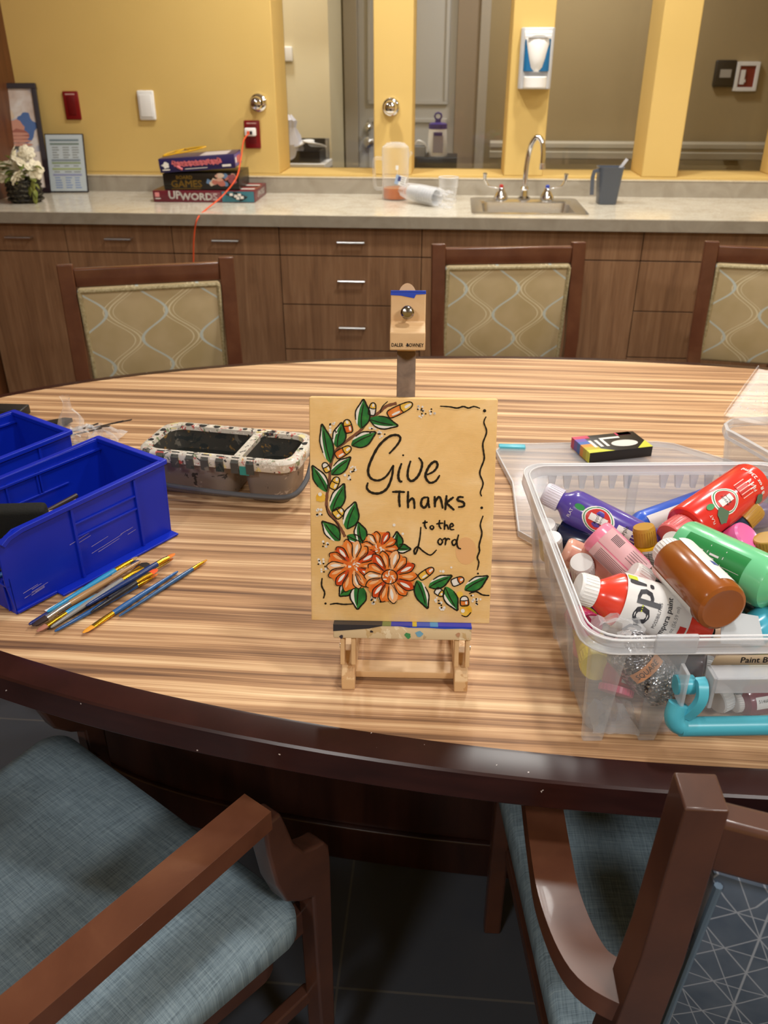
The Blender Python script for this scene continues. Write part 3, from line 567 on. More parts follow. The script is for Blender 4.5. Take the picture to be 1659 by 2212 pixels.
class Paint(MB):
    def pl(s,pts,z): return [Vector((*cv(x,y),z)) for x,y in pts]
    def fill(s,pts,m,z,n=6,closed=True):
        P_=catmull([(x,y,0) for x,y in pts],n,True); P_=s.pl([(p.x,p.y) for p in P_],z); s.add(P_,[tuple(range(len(P_)))],m)
    def poly(s,pts,m,z): P_=s.pl(pts,z); s.add(P_,[tuple(range(len(P_)))],m)
    def stroke(s,pts,m,z,w_=10,n=7,taper=True,closed=False):
        C=catmull([(x,y,0) for x,y in pts],n,closed); 
        if closed: C.append(C[0])
        L_=[];N=len(C)
        for i,p in enumerate(C):
            d=(C[min(i+1,N-1)]-C[max(i-1,0)]); d=d.normalized() if d.length>0 else Vector((1,0,0)); q=Vector((-d.y,d.x,0))
            k=w_/2*(1 if not taper else (.55+.45*math.sin(PI*min(1,max(0,i/(N-1))))**.5)); k*=1+.12*math.sin(i*1.7); L_.append((p+q*k,p-q*k))
        V=[];F=[]
        for a,c in L_: V+=s.pl([(a.x,a.y),(c.x,c.y)],z)
        for i in range(N-1): F.append((2*i,2*i+1,2*i+3,2*i+2))
        s.add(V,F,m)
    def dot(s,x,y,r,m,z,n=10): s.poly([(x+r*math.cos(2*PI*k/n),y+r*math.sin(2*PI*k/n)) for k in range(n)],m,z)
def leafp(L_,bx,by,tx,ty,w_,side=1):
    w_*=1.14
    d=Vector((tx-bx,ty-by)); l=d.length; d/=l; q=Vector((-d.y,d.x)); B=Vector((bx,by))
    at=lambda s_,o: tuple(B+d*(l*s_)+q*(w_*o))
    L_.fill([at(0,0),at(.25,.42),at(.55,.5),at(.85,.2),at(1,0),at(.85,-.22),at(.55,-.48),at(.25,-.40)],PGR,.0004)
    s_=side
    L_.fill([at(.12,.30*s_),at(.4,.46*s_),at(.75,.34*s_),at(.95,.05*s_),at(.7,.2*s_),at(.4,.28*s_)],PWH,.0006)
    L_.stroke([at(.02,0),at(.25,.42),at(.55,.5),at(.85,.22),at(1.02,0),at(.86,-.2),at(.6,-.46),at(.3,-.42)],PK_,.0009,12)
    L_.stroke([at(.05,.0),at(.4,.05*s_),at(.85,.03)],PK_,.0009,8)
L_=Paint()
L_.stroke([(760,112),(680,135),(620,185),(540,245),(470,330),(380,400),(285,480),(235,600),(225,720),(205,850),(208,960),(280,1060),(325,1130),(350,1180)],PBR,.0002,24,taper=False)
L_.stroke([(200,930),(215,1000),(290,1075),(310,1140)],PK_,.0004,8)
for a in [(480,315,495,85,105,-1),(540,240,765,290,90,1),(235,590,165,285,88,-1),(285,465,320,270,95,-1),(400,450,590,345,100,-1),(240,685,390,545,85,-1),(205,820,90,615,88,1),(245,980,340,760,100,-1),(365,1120,430,905,110,-1),(310,1210,170,1060,98,-1),(490,1225,452,1065,88,-1),(365,1170,495,1225,66,1),(770,1280,762,1140,76,-1),(745,1265,870,1275,64,1),(395,1560,310,1650,90,1),(465,1560,450,1752,118,1),(920,1525,1005,1742,92,-1),(1015,1580,1195,1487,82,-1),(1145,1575,1240,1757,92,1),(1300,1602,1480,1490,88,-1)]: leafp(L_,*a)
L_.build('painted_leaves',cnv)
C_=Paint()
def bud(x0,y0,x1,y1,w_,cols,outline=True):
    d=Vector((x1-x0,y1-y0)); l=d.length; d/=l; q=Vector((-d.y,d.x)); B=Vector((x0,y0)); at=lambda s_,o: tuple(B+d*(l*s_)+q*(w_*o))
    out=[at(0,.45),at(.5,.5),at(.9,.36),at(1.03,0),at(.9,-.36),at(.5,-.5),at(0,-.45),at(-.08,0)]
    C_.fill(out,cols[0],.0004); C_.fill([at(.55,.44),at(.9,.32),at(1.0,0),at(.9,-.32),at(.55,-.44)],cols[1],.0006,4); C_.fill([at(.7,.2),at(.95,.1),at(.95,-.1),at(.7,-.1)],PWH,.0007,4); C_.fill([at(.1,.3),at(.4,.32),at(.4,.1),at(.1,.1)],PWH,.0006,4)
    if outline: C_.stroke(out,PK_,.0009,9,closed=True,taper=False); C_.stroke([at(.55,.46),at(.5,0),at(.55,-.46)],PK_,.0009,8)
for a in [(705,200,880,115,70,(POR,PYE)),(380,340,360,245,66,(POR,PYE)),(285,530,392,465,66,(POR,PYE)),(560,200,575,110,54,(PWH,PYE)),(215,655,180,590,52,(PYE,PWH)),(250,790,290,705,62,(PYE,PYE)),(270,1010,330,960,80,(PYE,PYE)),(950,1500,1050,1430,58,(PYE,POR)),(1205,1545,1290,1510,60,(PWH,POR)),(1075,1600,1130,1640,56,(PWH,PYE)),(1300,1720,1295,1650,66,(POR,PWH))]: bud(*a)
for x,y,r in ((155,865,38),(1262,1636,26),(1310,1762,48)): C_.dot(x,y,r,PYE,.0004,14)
C_.stroke([(120,890),(150,885),(190,890)],PYE,.0006,16); C_.dot(150,840,16,PWH,.0006); C_.dot(1285,1765,16,PWH,.0007); C_.stroke([(1275,1800),(1315,1810),(1350,1775)],PK_,.0009,9); C_.stroke([(630,190),(645,140),(690,95)],PK_,.0009,8)
C_.build('painted_buds',cnv)
F_=Paint(); random.seed(21)
C_2=[(620,1275,150,11,.0),(410,1405,200,14,.003),(705,1490,205,14,.006)]
for fi,(cx,cy,R_,n,_) in enumerate(C_2):
    z=.0010+fi*.0010; F_.fill([(cx+R_*(.93+.05*math.sin(k*2.3))*math.cos(2*PI*k/22),cy+R_*(.93+.05*math.cos(k*3.1))*math.sin(2*PI*k/22)) for k in range(22)],POR,z,4)
    for k in range(n):
        a=2*PI*k/n+random.uniform(-.08,.08); l=R_*random.uniform(.92,1.06); wd=R_*.2; d=Vector((math.cos(a),math.sin(a))); q=Vector((-d.y,d.x)); B=Vector((cx,cy)); at=lambda s_,o: tuple(B+d*(l*s_)+q*(wd*o))
        o_=[at(.22,.0),at(.45,.7),at(.75,.95),at(.95,.45),at(1.0,0),at(.95,-.45),at(.75,-.95),at(.45,-.7)]
        F_.fill(o_,(POR,PDO,POR,PPE)[k%4],z+.0002,4); F_.fill([at(.45,.1),at(.65,.45),at(.88,.2),at(.7,-.15)],PWH if k%2 else PPE,z+.0003,4)
        F_.stroke([at(.35,.45),at(.75,.97),at(.97,.45),at(1.02,0),at(.95,-.5)],PK_,z+.0005,8); 
        if k%2: F_.stroke([at(.3,-.1),at(.5,-.6),at(.7,-.8)],PBR,z+.0004,7)
    for k in range(16):
        a=random.uniform(0,2*PI); r=random.uniform(.02,.2)*R_; F_.stroke([(cx+r*math.cos(a),cy+r*math.sin(a)),(cx+(r+.12*R_)*math.cos(a+.4),cy+(r+.12*R_)*math.sin(a+.4))],(PWH,PPE,PWH,POR)[k%4],z+.0006+.00002*k,10)
    if fi==2: F_.stroke([(cx+62*math.cos(t_),cy+56*math.sin(t_)) for t_ in [k*PI/5 for k in range(10)]],PK_,z+.0009,8,closed=True,taper=False)
F_.build('painted_flowers',cnv)
T_=Paint()
G_=[[(700,515),(760,450),(790,395),(765,366),(700,378),(620,450),(560,560),(533,650),(555,710),(615,728),(680,692),(735,605)],[(735,605),(722,700),(685,790),(625,830),(560,825),(524,790),(532,745)],
[(800,590),(780,650),(774,700),(787,735),(806,735)],[(872,570),(852,640),(850,705),(880,733),(925,700),(955,640),(962,585),(935,545)],[(1000,683),(1055,655),(1085,610),(1070,577),(1032,597),(1000,650),(990,700),(1022,745),(1070,732),(1103,685)]]
for s_ in G_: T_.stroke(s_,PK_,.0008,20)
T_.dot(812,527,8,PK_,.0008)
for s_ in [[(725,820),(775,818),(827,821)],[(782,820),(780,880),(786,942)],[(852,812),(850,880),(852,950)],[(852,905),(880,872),(898,890),(903,955)],[(1012,862),(968,870),(955,920),(982,945),(1008,905),(1012,862)],[(1012,862),(1012,910),(1022,948)],[(1062,852),(1064,900),(1065,942)],[(1065,905),(1090,862),(1110,875),(1127,952)],[(1157,845),(1152,900),(1146,965)],[(1213,860),(1180,885),(1156,908)],[(1156,908),(1185,935),(1218,965)],[(1292,862),(1255,860),(1245,885),(1290,902),(1292,932),(1248,940)]]: T_.stroke(s_,PK_,.0008,19)
for s_ in [[(987,1045),(983,1085),(998,1115)],[(965,1068),(985,1063),(1007,1060)],[(1042,1085),(1026,1100),(1040,1118),(1055,1102),(1042,1085)],[(1102,1042),(1098,1085),(1115,1116)],[(1075,1075),(1100,1070),(1130,1068)],[(1142,1045),(1141,1085),(1140,1122)],[(1140,1098),(1158,1082),(1172,1120)],[(1187,1100),(1210,1088),(1198,1070),(1183,1090),(1190,1118),(1218,1118)],
 [(953,1098),(946,1180),(928,1270),(908,1315),(900,1285),(928,1258),(975,1295),(1030,1322),(1078,1280)],[(1105,1188),(1088,1215),(1105,1240),(1125,1215),(1105,1188)],[(1125,1200),(1150,1190),(1146,1245)],[(1148,1215),(1165,1192),(1185,1198)],[(1225,1195),(1200,1215),(1212,1245),(1235,1222),(1225,1195)],[(1252,1158),(1238,1220),(1248,1262),(1272,1272)]]: T_.stroke(s_,PK_,.0008,14)
T_.build('painted_lettering',cnv)
E_=Paint()
for s_ in [[(1105,135),(1180,140),(1240,150),(1290,138),(1330,150),(1375,138),(1422,153)],[(1470,218),(1453,265),(1474,340),(1445,430),(1450,500),(1454,560),(1420,665),(1446,750),(1425,820),(1435,855)],[(1446,1008),(1424,1080),(1436,1150),(1415,1240),(1417,1290),(1400,1340),(1412,1380),(1400,1440)],[(168,1508),(164,1570),(188,1625),(178,1672)],[(230,1719),(280,1711),(340,1718),(412,1714)],[(1335,1628),(1390,1612),(1440,1637),(1496,1642)]]: E_.stroke(s_,PK_,.0008,13)
for x,y,r in ((1458,172,13),(1435,945),(1405,1468),(195,1712)) if False else ((1458,172,13),(1435,945,11),(1405,1468,8),(195,1712,9)): E_.dot(x,y,r,PK_,.0008)
random.seed(4)
for x,y,n in ((950,155,7),(1040,175,4),(965,210,3),(245,285,4),(255,335,3),(570,325,4),(640,360,5),(410,640,5),(370,700,4),(150,985,6),(200,1240,5),(160,1380,5),(180,1440,3),(575,1660,6),(640,1690,3),(1090,1685,5),(1125,1735,4),(1370,1665,5),(1410,1690,3),(1120,1450,2),(1215,1443,1),(760,1105,1),(820,1135,1),(560,1700,3)):
    for k in range(n): E_.dot(x+random.uniform(-26,26),y+random.uniform(-24,24),random.uniform(7,12),PWH,.0006)
    for k in range((n+1)//2 if n>2 else 0): E_.dot(x+random.uniform(-26,26),y+random.uniform(-24,24),7,PK_,.0008,8)
E_.fill([(1310+82*math.cos(a),1290+108*math.sin(a)) for a in [k*PI/6 for k in range(12)]],mat('paint_soft_peach','e6b178',.55),.0002)
E_.build('painted_border',cnv)
# ================================================================ EASEL
EL=Vector((-.045,.80,.76)); es=thing('tabletop_easel','small paint-marked wooden tabletop easel holding the peach canvas','easel',EL)
PINE=grain('pine_wood','d2a878','e2bf92',(2,30,2),4,.5,c3='dab485'); PINP=flecks('pine_painted','dcb98c',['c79c6c','e8cfa8'],30,.6,.5); GRYW=grain('weathered_mast','6d5a4d','8a7463',(25,1,25),3,.5)
CT=T3(-EL)@CF
b=MB(); b.T=CT; b.box((-.0075,-.15,-.036),(.0128,.176,-.020),GRYW,bev=.001); b.box((-.0075,.176,-.036),(.0128,.234,-.020),PINE,bev=.001)
b.prism([(.0027+.0101*math.cos(a),.232+.0155*math.sin(a)) for a in [PI*k/12 for k in range(13)]],-.036,-.020,PINE); b.build('mast',es)
b=MB(); b.T=CT@T3((.0038,0,0))@RY(PI/2)@RZ(0)
# profile in (z',y): rotate so prism extrudes along x
b.T=CT; pr_=[(.178,-.020),(.178,.014),(.196,.014),(.2015,.004),(.207,-.006),(.2375,-.006),(.239,-.008),(.239,-.020)]
V=[Vector((-.0148,y,z)) for y,z in pr_]+[Vector((.0224,y,z)) for y,z in pr_]; n=len(pr_)
b.add(V,[tuple(range(n)),tuple(range(n,2*n))[::-1]]+[(k,(k+1)%n,n+(k+1)%n,n+k) for k in range(n)],PINE); cl=b.build('clamp_block',es,bevel=.0012)
b=MB(); b.T=CT; add_text(b,'DALER   ROWNEY',.0054,ink,T3((.0038,.1832,.0146)),sx=.76,bold=.00005); b.poly=None
b.add([Vector((.0038+dx,.1832+dy,.0147)) for dx,dy in ((-.0018,0),(0,.0014),(.0018,0),(0,-.0014))],[(0,3,2,1)],ink); b.build('maker_stamp',cl)
b=MB(); b.T=CT; BLP=mat('paint_blue','2446b8',.35)
b.add([Vector(p) for p in ((-.0148,.2375,-.0056),(.0224,.2375,-.0056),(.0224,.2357,-.0056),(.012,.2352,-.0056),(.010,.2315,-.0056),(.004,.2325,-.0056),(-.004,.234,-.0056),(-.0148,.2345,-.0056))],[tuple(range(8))],BLP); b.box((-.0148,.2375,-.019),(.0224,.2394,-.0056),BLP,bev=.0004); b.build('blue_paint_mark',cl)
b=MB(); b.T=CT@T3((.0031,.2165,-.006)); b.lathe([(.002,0),(.002,.006),(.0055,.007),(.0072,.010),(.0070,.013),(.005,.0155),(.0015,.0165)],mat('knob_metal','9a958c',.18,1),28); b.build('clamp_knob',es)
LEDG=flecks('ledge_pine','d6bd96',['c7a777','e5d2b0','bda07a'],24,.6,.5)
b=MB(); b.T=CT; b.box((-.0755,-.1435,-.018),(.0808,-.1272,.012),LEDG,bev=.0014); lg=b.build('ledge',es)
b=MB(); b.T=CT; DKP=mat('paint_dark_grey','2c2a30',.5); SEG=[(-.0755,-.02,'2f2f36'),(-.02,-.010,'76804a'),(-.010,.014,'2b38a8'),(.014,.019,'c9b23a'),(.019,.034,'3a55b8'),(.034,.043,'4f93c8'),(.043,.0808,'2b38b8')]
for a,c,co in SEG: b.box((a,-.1276,-.017),(c,-.1268,.0124),mat('ledge_paint_'+co,co,.4))
b.add([Vector((x,y,.0124)) for x,y in ((-.0755,-.1276),(-.02,-.1276),(-.035,-.131),(-.055,-.133),(-.0755,-.135))],[(0,4,3,2,1)],DKP)
b.add([Vector((x,y,.0125)) for x,y in ((.0,-.1276),(.0808,-.1276),(.0808,-.1295),(.07,-.129),(.05,-.1297),(.03,-.1288),(.01,-.129))],[tuple(range(7))[::-1]],BLP)
for x,y,r,c in ((.009,-.1385,.004,'3f8a52'),(.022,-.136,.0045,'6fa3bf'),(-.032,-.1345,.002,'2b2328'),(-.066,-.1415,.0025,'3a3038'),(.066,-.1365,.003,'b98a68')):
    random.seed(int(abs(x)*1e4)); P_=[Vector((x+r*random.uniform(.6,1.2)*math.cos(2*PI*k/9),y+r*random.uniform(.5,1.1)*math.sin(2*PI*k/9),.0125)) for k in range(9)]; b.add(P_,[tuple(range(9))],mat('dab_'+c,c,.5))
b.build('paint_smears',lg)
H2=Matrix(((UX.x,-UX.y,0,c0.x),(UX.y,UX.x,0,c0.y),(0,0,1,.76),(0,0,0,1))); ET=T3(-EL)@H2
for i,x0 in enumerate((-.0670,.0635)):
    x1=x0+.0155; b=MB(); b.T=ET
    pr_=[(-.058,0),(-.059,.016),(-.052,.026),(-.042,.029),(-.036,.040),(-.026,.042),(-.018,.028),(.12,.018),(.12,0),(-.03,0),(-.036,.004),(-.042,0)]
    V=[Vector((x0,y,z)) for y,z in pr_]+[Vector((x1,y,z)) for y,z in pr_]; n=len(pr_)
    b.add(V,[tuple(range(n)),tuple(range(n,2*n))[::-1]]+[(k,(k+1)%n,n+(k+1)%n,n+k) for k in range(n)],PINP); b.build('foot',es,bevel=.0012)
    for dx in (-.001,.0115):
        b=MB(); b.T=CT; b.box((x0+dx,-.178,-.010),(x0+dx+.005,-.1438,.006),PINE,bev=.0008); b.build('bracket',es)
    b=MB(); b.T=ET; b.lathe([(.003,0),(.003,.002)],nickel,12,T3((x0-.001 if i==0 else x1+.003,-.032,.044))@RY(-PI/2)); b.build('screw',es)
    b=MB(); b.T=ET; sx_=x1+.001 if i==0 else x0-.008; b.tube([(sx_+.0035,-.02,.072),(sx_+.0035,.10,.008)],1,PINE,sec=[(-.0035,-.006),(.0035,-.006),(.0035,.006),(-.0035,.006)],up=(0,0,1)); b.build('strut',es)
b=MB(); b.T=ET; b.box((-.0515,-.040,.004),(.0635,-.018,.013),PINE,bev=.0008); b.build('crossbar',es)
b=MB(); b.T=ET; b.tube([(.0026,.055,.20),(.0026,.118,.006)],1,PINE,sec=[(-.009,-.005),(.009,-.005),(.009,.005),(-.009,.005)],up=(0,1,0)); b.build('rear_leg',es)
# ================================================================ BLUE BINS
BLB=mat('bin_blue','0d22a4',.32,spec=.45); t=NT(BLB); f=t.noise(t.coord((1,1,1)),5,3); t.col(t.ramp(f,[(.3,'0822a6'),(.7,'0e2cba')])); SCR=mat('scratch_pale','9a92c4',.6)
BA=math.atan2(-.51,.86)
def bin_(label,loc,rz,scratch):
    t_=thing('storage_bin',label,'bin',loc,rz); W,L,H,th=.147,.268,.122,.0028
    prs=[(0,0),(-.006,.05),(-.004,.098),(.004,.112),(.02,.1195),(L+.004,H),(L,0)]
    def wall(x,m=BLB):
        b=MB(); V=[Vector((x,y,z)) for y,z in prs]+[Vector((x+th,y,z)) for y,z in prs]; n=len(prs); b.add(V,[tuple(range(n)),tuple(range(n,2*n))[::-1]]+[(k,(k+1)%n,n+(k+1)%n,n+k) for k in range(n)],m); return b
    for x,s in ((-th,1),(-W,-1)):
        b=wall(x); xo=0 if s>0 else -W
        for y in (.105,.212): b.box((min(xo,xo+s*.004),y-.002,.004),(max(xo,xo+s*.004),y+.002,H-.008),BLB)
        for z in (.088,.068): b.box((min(xo,xo+s*.003),.105,z-.0015),(max(xo,xo+s*.003),.212,z+.0015),BLB)
        xi=xo-s*th
        for y in (.10,.15,.155): b.box((min(xi,xi-s*.003),y-.0015,.075),(max(xi,xi-s*.003),y+.0015,H-.012),BLB)
        b.box((min(xi,xi-s*.003),.02,.072),(max(xi,xi-s*.003),.20,.075),BLB)
        b.box((min(xi,xi-s*.005),.0,H-.016),(max(xi,xi-s*.005),L,H-.012),BLB)
        b.build('side_wall',t_,bevel=.0006)
        b=MB(); ys=[.0,.01,.03,.1,.2,L+.004]; zs=[.106,.113,.117,.1185,.1205,.122]
        b.tube([(xo+s*.002,y,z) for y,z in zip(ys,zs)],1,BLB,sec=[(-.0045,-.0045),(.0045,-.0045),(.0045,.0025),(-.0045,.0025)],up=(0,0,1)); b.build('side_rim',t_,bevel=.001)
        if s>0:
            b=MB(); b.box((0,.06,.001),(.016,L,.004),BLB); b.box((0,.0,.002),(.004,.06,.006),BLB); b.build('bottom_flange',t_,bevel=.0008)
    b=MB(); b.box((-W,0,0),(0,L,.003),BLB); b.build('floor_panel',t_)
    b=MB(); b.box((-W,L-th,0),(0,L,H),BLB); b.tube([(-W-.004,L,H),(.006,L,H)],1,BLB,sec=[(-.005,-.004),(.005,-.004),(.005,.003),(-.005,.003)],up=(0,0,1)); b.build('back_wall',t_,bevel=.001)
    b=MB(); pf=[(-W,0),(0,0),(0,.056),(-.008,.054),(-.022,.046),(-W+.022,.046),(-W+.008,.054),(-W,.056)]; V=[Vector((x,-.001,z)) for x,z in pf]+[Vector((x,.002,z)) for x,z in pf]; n=len(pf)
    b.add(V,[tuple(range(n)),tuple(range(n,2*n))[::-1]]+[(k,(k+1)%n,n+(k+1)%n,n+k) for k in range(n)],BLB)
    for x in (-.012,-W+.012): b.box((x-.001,-.004,.002),(x+.001,-.001,.05),BLB)
    b.box((-W,-.005,.043),(0,.002,.046),BLB); b.build('front_lip',t_,bevel=.0008)
    if scratch:
        b=MB(); random.seed(14)
        for (y,z,l,n) in ((.02,.022,.03,7),(.13,.035,.05,4),(.10,.055,.05,3),(.18,.04,.03,3)):
            for k in range(n):
                yy_=y+random.uniform(-.008,.012); zz=z+random.uniform(-.008,.008); ll=l*random.uniform(.3,1); b.add([Vector((.0006,yy_,zz)),Vector((.0006,yy_+ll,zz+ll*.12)),Vector((.0006,yy_+ll,zz+ll*.12+.0006)),Vector((.0006,yy_,zz+.0009))],[(0,1,2,3)],SCR)
        b.build('scratches',t_)
    return t_
bin_('scratched blue plastic bin beside the loose paintbrushes',(-.556,.860,.7605),BA,True)
bin_('blue plastic bin behind the scratched one at the left edge',(-.556-.186,.860+.098,.7605),BA,False)
BM=T3((-.556,.860,.7605))@RZ(BA)
def inbin(x,y,z,k=0): return (T3((-.185*k,.097*k,0))@BM)@Vector((x,y,z))
SPG=mat('black_sponge','242422',.85,spec=.2); NT(SPG); t=NT(SPG); t.bump(t.noise(t.coord(),300,3),.6,.001)
def sponge(label,M_,sz):
    b=MB(); b.box((-sz[0]/2,-sz[1]/2,-sz[2]/2),(sz[0]/2,sz[1]/2,sz[2]/2),SPG,bev=.006); o=b.build('foam_block'); o.matrix_world=M_; tag(o,label,'sponge'); return o
sponge('black foam block standing in the front of the scratched blue bin',T3(inbin(-.075,.055,.088))@RZ(.15)@RX(.25),(.115,.022,.062))
sponge('dark foam block lying deep inside the scratched blue bin',T3(inbin(-.05,.165,.05))@RZ(.7)@RX(.2)@RY(.2),(.07,.035,.05))
sponge('black foam wedge in the rear blue bin at the left edge',T3(inbin(-.075,.10,.075,1))@RZ(.0)@RY(.75),(.07,.04,.08))
b=MB(); b.box((-.02,-.035,-.0015),(.02,.035,.0015),PINE,bev=.0008); o=b.build('wooden_palette'); o.matrix_world=T3(inbin(-.045,.105,.080))@RZ(.1)@RY(-.2); tag(o,'thin pale wooden board between the foam block and the bin side','palette')
random.seed(31); cols=['c2483c','2c6fa8','e3b49a','3a2a24','b43a48','2a8fa0','d9c7a0','5a3a2c','3b6fb8','c98a7a','22282e','8a2c34','d7d3c8','2f77b0']
names={'c2483c':'red','2c6fa8':'blue','e3b49a':'peach','3a2a24':'dark brown','b43a48':'crimson','2a8fa0':'teal','d9c7a0':'cream','5a3a2c':'brown','3b6fb8':'mid blue','c98a7a':'dusty pink','22282e':'charcoal','8a2c34':'wine red','d7d3c8':'off-white','2f77b0':'bright blue'}
for k,c in enumerate(cols):
    x=-.135+.009*k; z=.012+.010*(k%4); A=inbin(x+random.uniform(-.004,.004),.012+random.uniform(0,.01),z+.012); B=inbin(x*.7-.03+random.uniform(-.01,.01),.19,z+.022)
    d=(B-A); b=MB(); q=d.to_track_quat('Z','Y'); b.lathe([(.0012,0),(.0036,.008),(.0038,.02),(.0038,d.length)],mat('pencil_'+c,c,.35),10); o=b.build('pencil'); o.location=A; o.rotation_mode='QUATERNION'; o.rotation_quaternion=q
    tag(o,'%s pencil lying in the front of the scratched blue bin'%names[c],'pencil','pencils in the front blue bin')
b=MB(); b.prism([(-.03,-.008),(.02,-.012),(.035,0),(.022,.012),(-.03,.01)],0,.008,black); o=b.build('palette_knife'); o.location=(-0.783,1.49,0.765); o.rotation_euler=(0,0,.6); tag(o,'black flat plastic piece poking out behind the rear blue bin','tool')
b=MB(); b.box((-.05,-.02,0),(.05,.02,.02),black,bev=.003); o=b.build('black_case'); o.location=(-0.91,1.53,0.765); tag(o,'black case behind the blue bins at the left edge','case')
# plastic packet
t_=thing('cutlery_packet','crumpled clear plastic packet with dark and silver bits behind the blue bins','packet',(-0.682,1.419,0.762))
def crumple(b,w_,d_,h_,m,seed,n=14):
    random.seed(seed); V=[];F=[]
    for i in range(n):
        for j in range(n):
            u=i/(n-1)-.5; v=j/(n-1)-.5; env=max(0,1-(2*u)**2)*max(0,1-(2*v)**2); V.append((u*w_+random.uniform(-.2,.2)*w_/n*1.5,v*d_+random.uniform(-.2,.2)*d_/n*1.5,.003+h_*env**.5*random.uniform(.35,1)))
    for i in range(n-1):
        for j in range(n-1): F.append((i*n+j,(i+1)*n+j,(i+1)*n+j+1,i*n+j+1))
    b.add(V,F,m,False)
b=MB(); crumple(b,.11,.10,.035,FILM,3); b.build('film',t_,auto=10)
b=MB(); V_=[(0,0,0)]; random.seed(6)
for k in range(5):
    a=random.uniform(-.4,.5); x=-.02+.018*k; b.box((-.035,-.0022,0),(.035,.0022,.0015),mat('dark_bits','3c3836',.3),T3((x,random.uniform(-.02,.02),.02+.004*k))@RZ(a)@RY(-.25))
for k in range(6): b.box((-.012,-.002,0),(.012,.002,.001),mat('silver_bits','c9c6c2',.2,.8),T3((-.04+.012*k,-.035+random.uniform(-.01,.01),.01))@RZ(random.uniform(-2,2)))
b.build('contents',t_)
b=MB(); random.seed(12); V=[];F=[]; n=12
for r,z in ((.02,0),(.026,.015),(.02,.035),(.010,.05),(.006,.065),(.009,.075)):
    for k in range(n): rr=r*random.uniform(.7,1.25); V.append((rr*math.cos(2*PI*k/n),rr*math.sin(2*PI*k/n),z+random.uniform(-.003,.003)))
for i in range(5):
    for k in range(n): F.append((i*n+k,i*n+(k+1)%n,(i+1)*n+(k+1)%n,(i+1)*n+k))
b.add(V,F,clear('very_clear_film','ffffff','ffffff',.05,.08,.35),False); o=b.build('twisted_bag_top',auto=10); o.location=(-0.732,1.453,0.765); tag(o,'twisted clear plastic bag top standing behind the front blue bin','bag')
# ================================================================ BRUSH WASHER
t_=thing('brush_washer','grey paint-spattered brush washing tub with two compartments','brush washer',(-.366,1.262,.7605),math.radians(-8.0))
WSH=flecks('washer_grey','8b8078',['3b3836','b9ada2'],36,.63,.4); WRM=flecks('washer_rim_paint','c9c1b4',['d8c98a','2f2d2e','7f8a6a','b5524a','e6e0d6'],45,.60,.45); WIN=flecks('washer_inside','3f3d38',['6b665c','8a6a3a','2b3030'],22,.58,.5)
def ringc(cx,cy,hx,hy,z,r): return [(p[0]+cx,p[1]+cy,p[2]) for p in ring(-hx,hx,-hy,hy,z,r,6)]
for cx,hx in ((-.047,.077),(.083,.043)):
    b=MB(); loft(b,[ringc(cx,0,hx-.010,.046,0,.015),ringc(cx,0,hx-.008,.048,.003,.017),ringc(cx,0,hx,.055,.076,.02)],WSH,cap0=True,cap1=False)
    b.build('tub',t_); b=MB(); loft(b,[ringc(cx,0,hx-.003,.052,.076,.02),ringc(cx,0,hx-.012,.046,.006,.015)],WIN,cap1=True); b.build('tub_lining',t_)
    b=MB(); b.add(ringc(cx,0,hx-.0075,.0495,.040,.016),[tuple(range(28))],mat('dirty_water','262824',.05,spec=.7)); b.build('water',t_)
b=MB(); loft(b,[ringc(0,0,.132,.058,.064,.03),ringc(0,0,.139,.066,.064,.034),ringc(0,0,.140,.067,.078,.034),ringc(0,0,.136,.063,.082,.032),ringc(0,0,.124,.051,.081,.024),ringc(0,0,.122,.049,.074,.022)],WRM,cap1=False); b.box((.030,-.05,.072),(.044,.05,.080),WRM); b.build('rim',t_,auto=50)
b=MB(); HO=mat('hole_dark','1a1919',.8)
for k,r in enumerate((.0075,.007,.006,.0045,.0042,.0035,.003,.003)): b.lathe([(r,0),(r,.0006)],HO,14,T3((-.095+.026*k,.0575,.0812)))
for k,r in enumerate((.005,.0045,.006)): b.lathe([(r,0),(r,.0006)],HO,14,T3((-.1305,-.02+.022*k,.0812)))
for k,r in enumerate((.006,.004)): b.lathe([(r,0),(r,.0006)],HO,14,T3((.1305,.02-.022*k,.0812)))
b.build('brush_holes',t_)
b=MB(); NO=flecks('notch_dark','4a4a45',['22302c','7a7468'],50,.6,.6)
for k in range(8): x=-.118+.026*k; b.tube([(x,-.0675,.058),(x,-.0685,.076),(x,-.060,.0825)],1,NO,sec=[(-.0065,-.0012),(.0065,-.0012),(.0065,.0012),(-.0065,.0012)],up=(0,-1,0))
b.box((.046,-.0682,.056),(.062,-.067,.071),mat('teal_paint_patch','2f8f88',.45)); b.build('brush_notches',t_)
b=MB(); P_=catmull([(.141,.02,.066),(.146,-.0,.055),(.146,-.04,.038),(.13,-.068,.026),(.08,-.076,.024),(0,-.078,.025),(-.08,-.076,.027),(-.128,-.066,.03),(-.143,-.04,.038),(-.141,.0,.052),(-.139,.015,.06)],8)
b.tube(P_,.0045,mat('handle_dark_grey','55565a',.4),8,sec=[(math.cos(2*PI*k/10),1.0*math.sin(2*PI*k/10)) for k in range(10)]); b.build('carry_handle',t_)
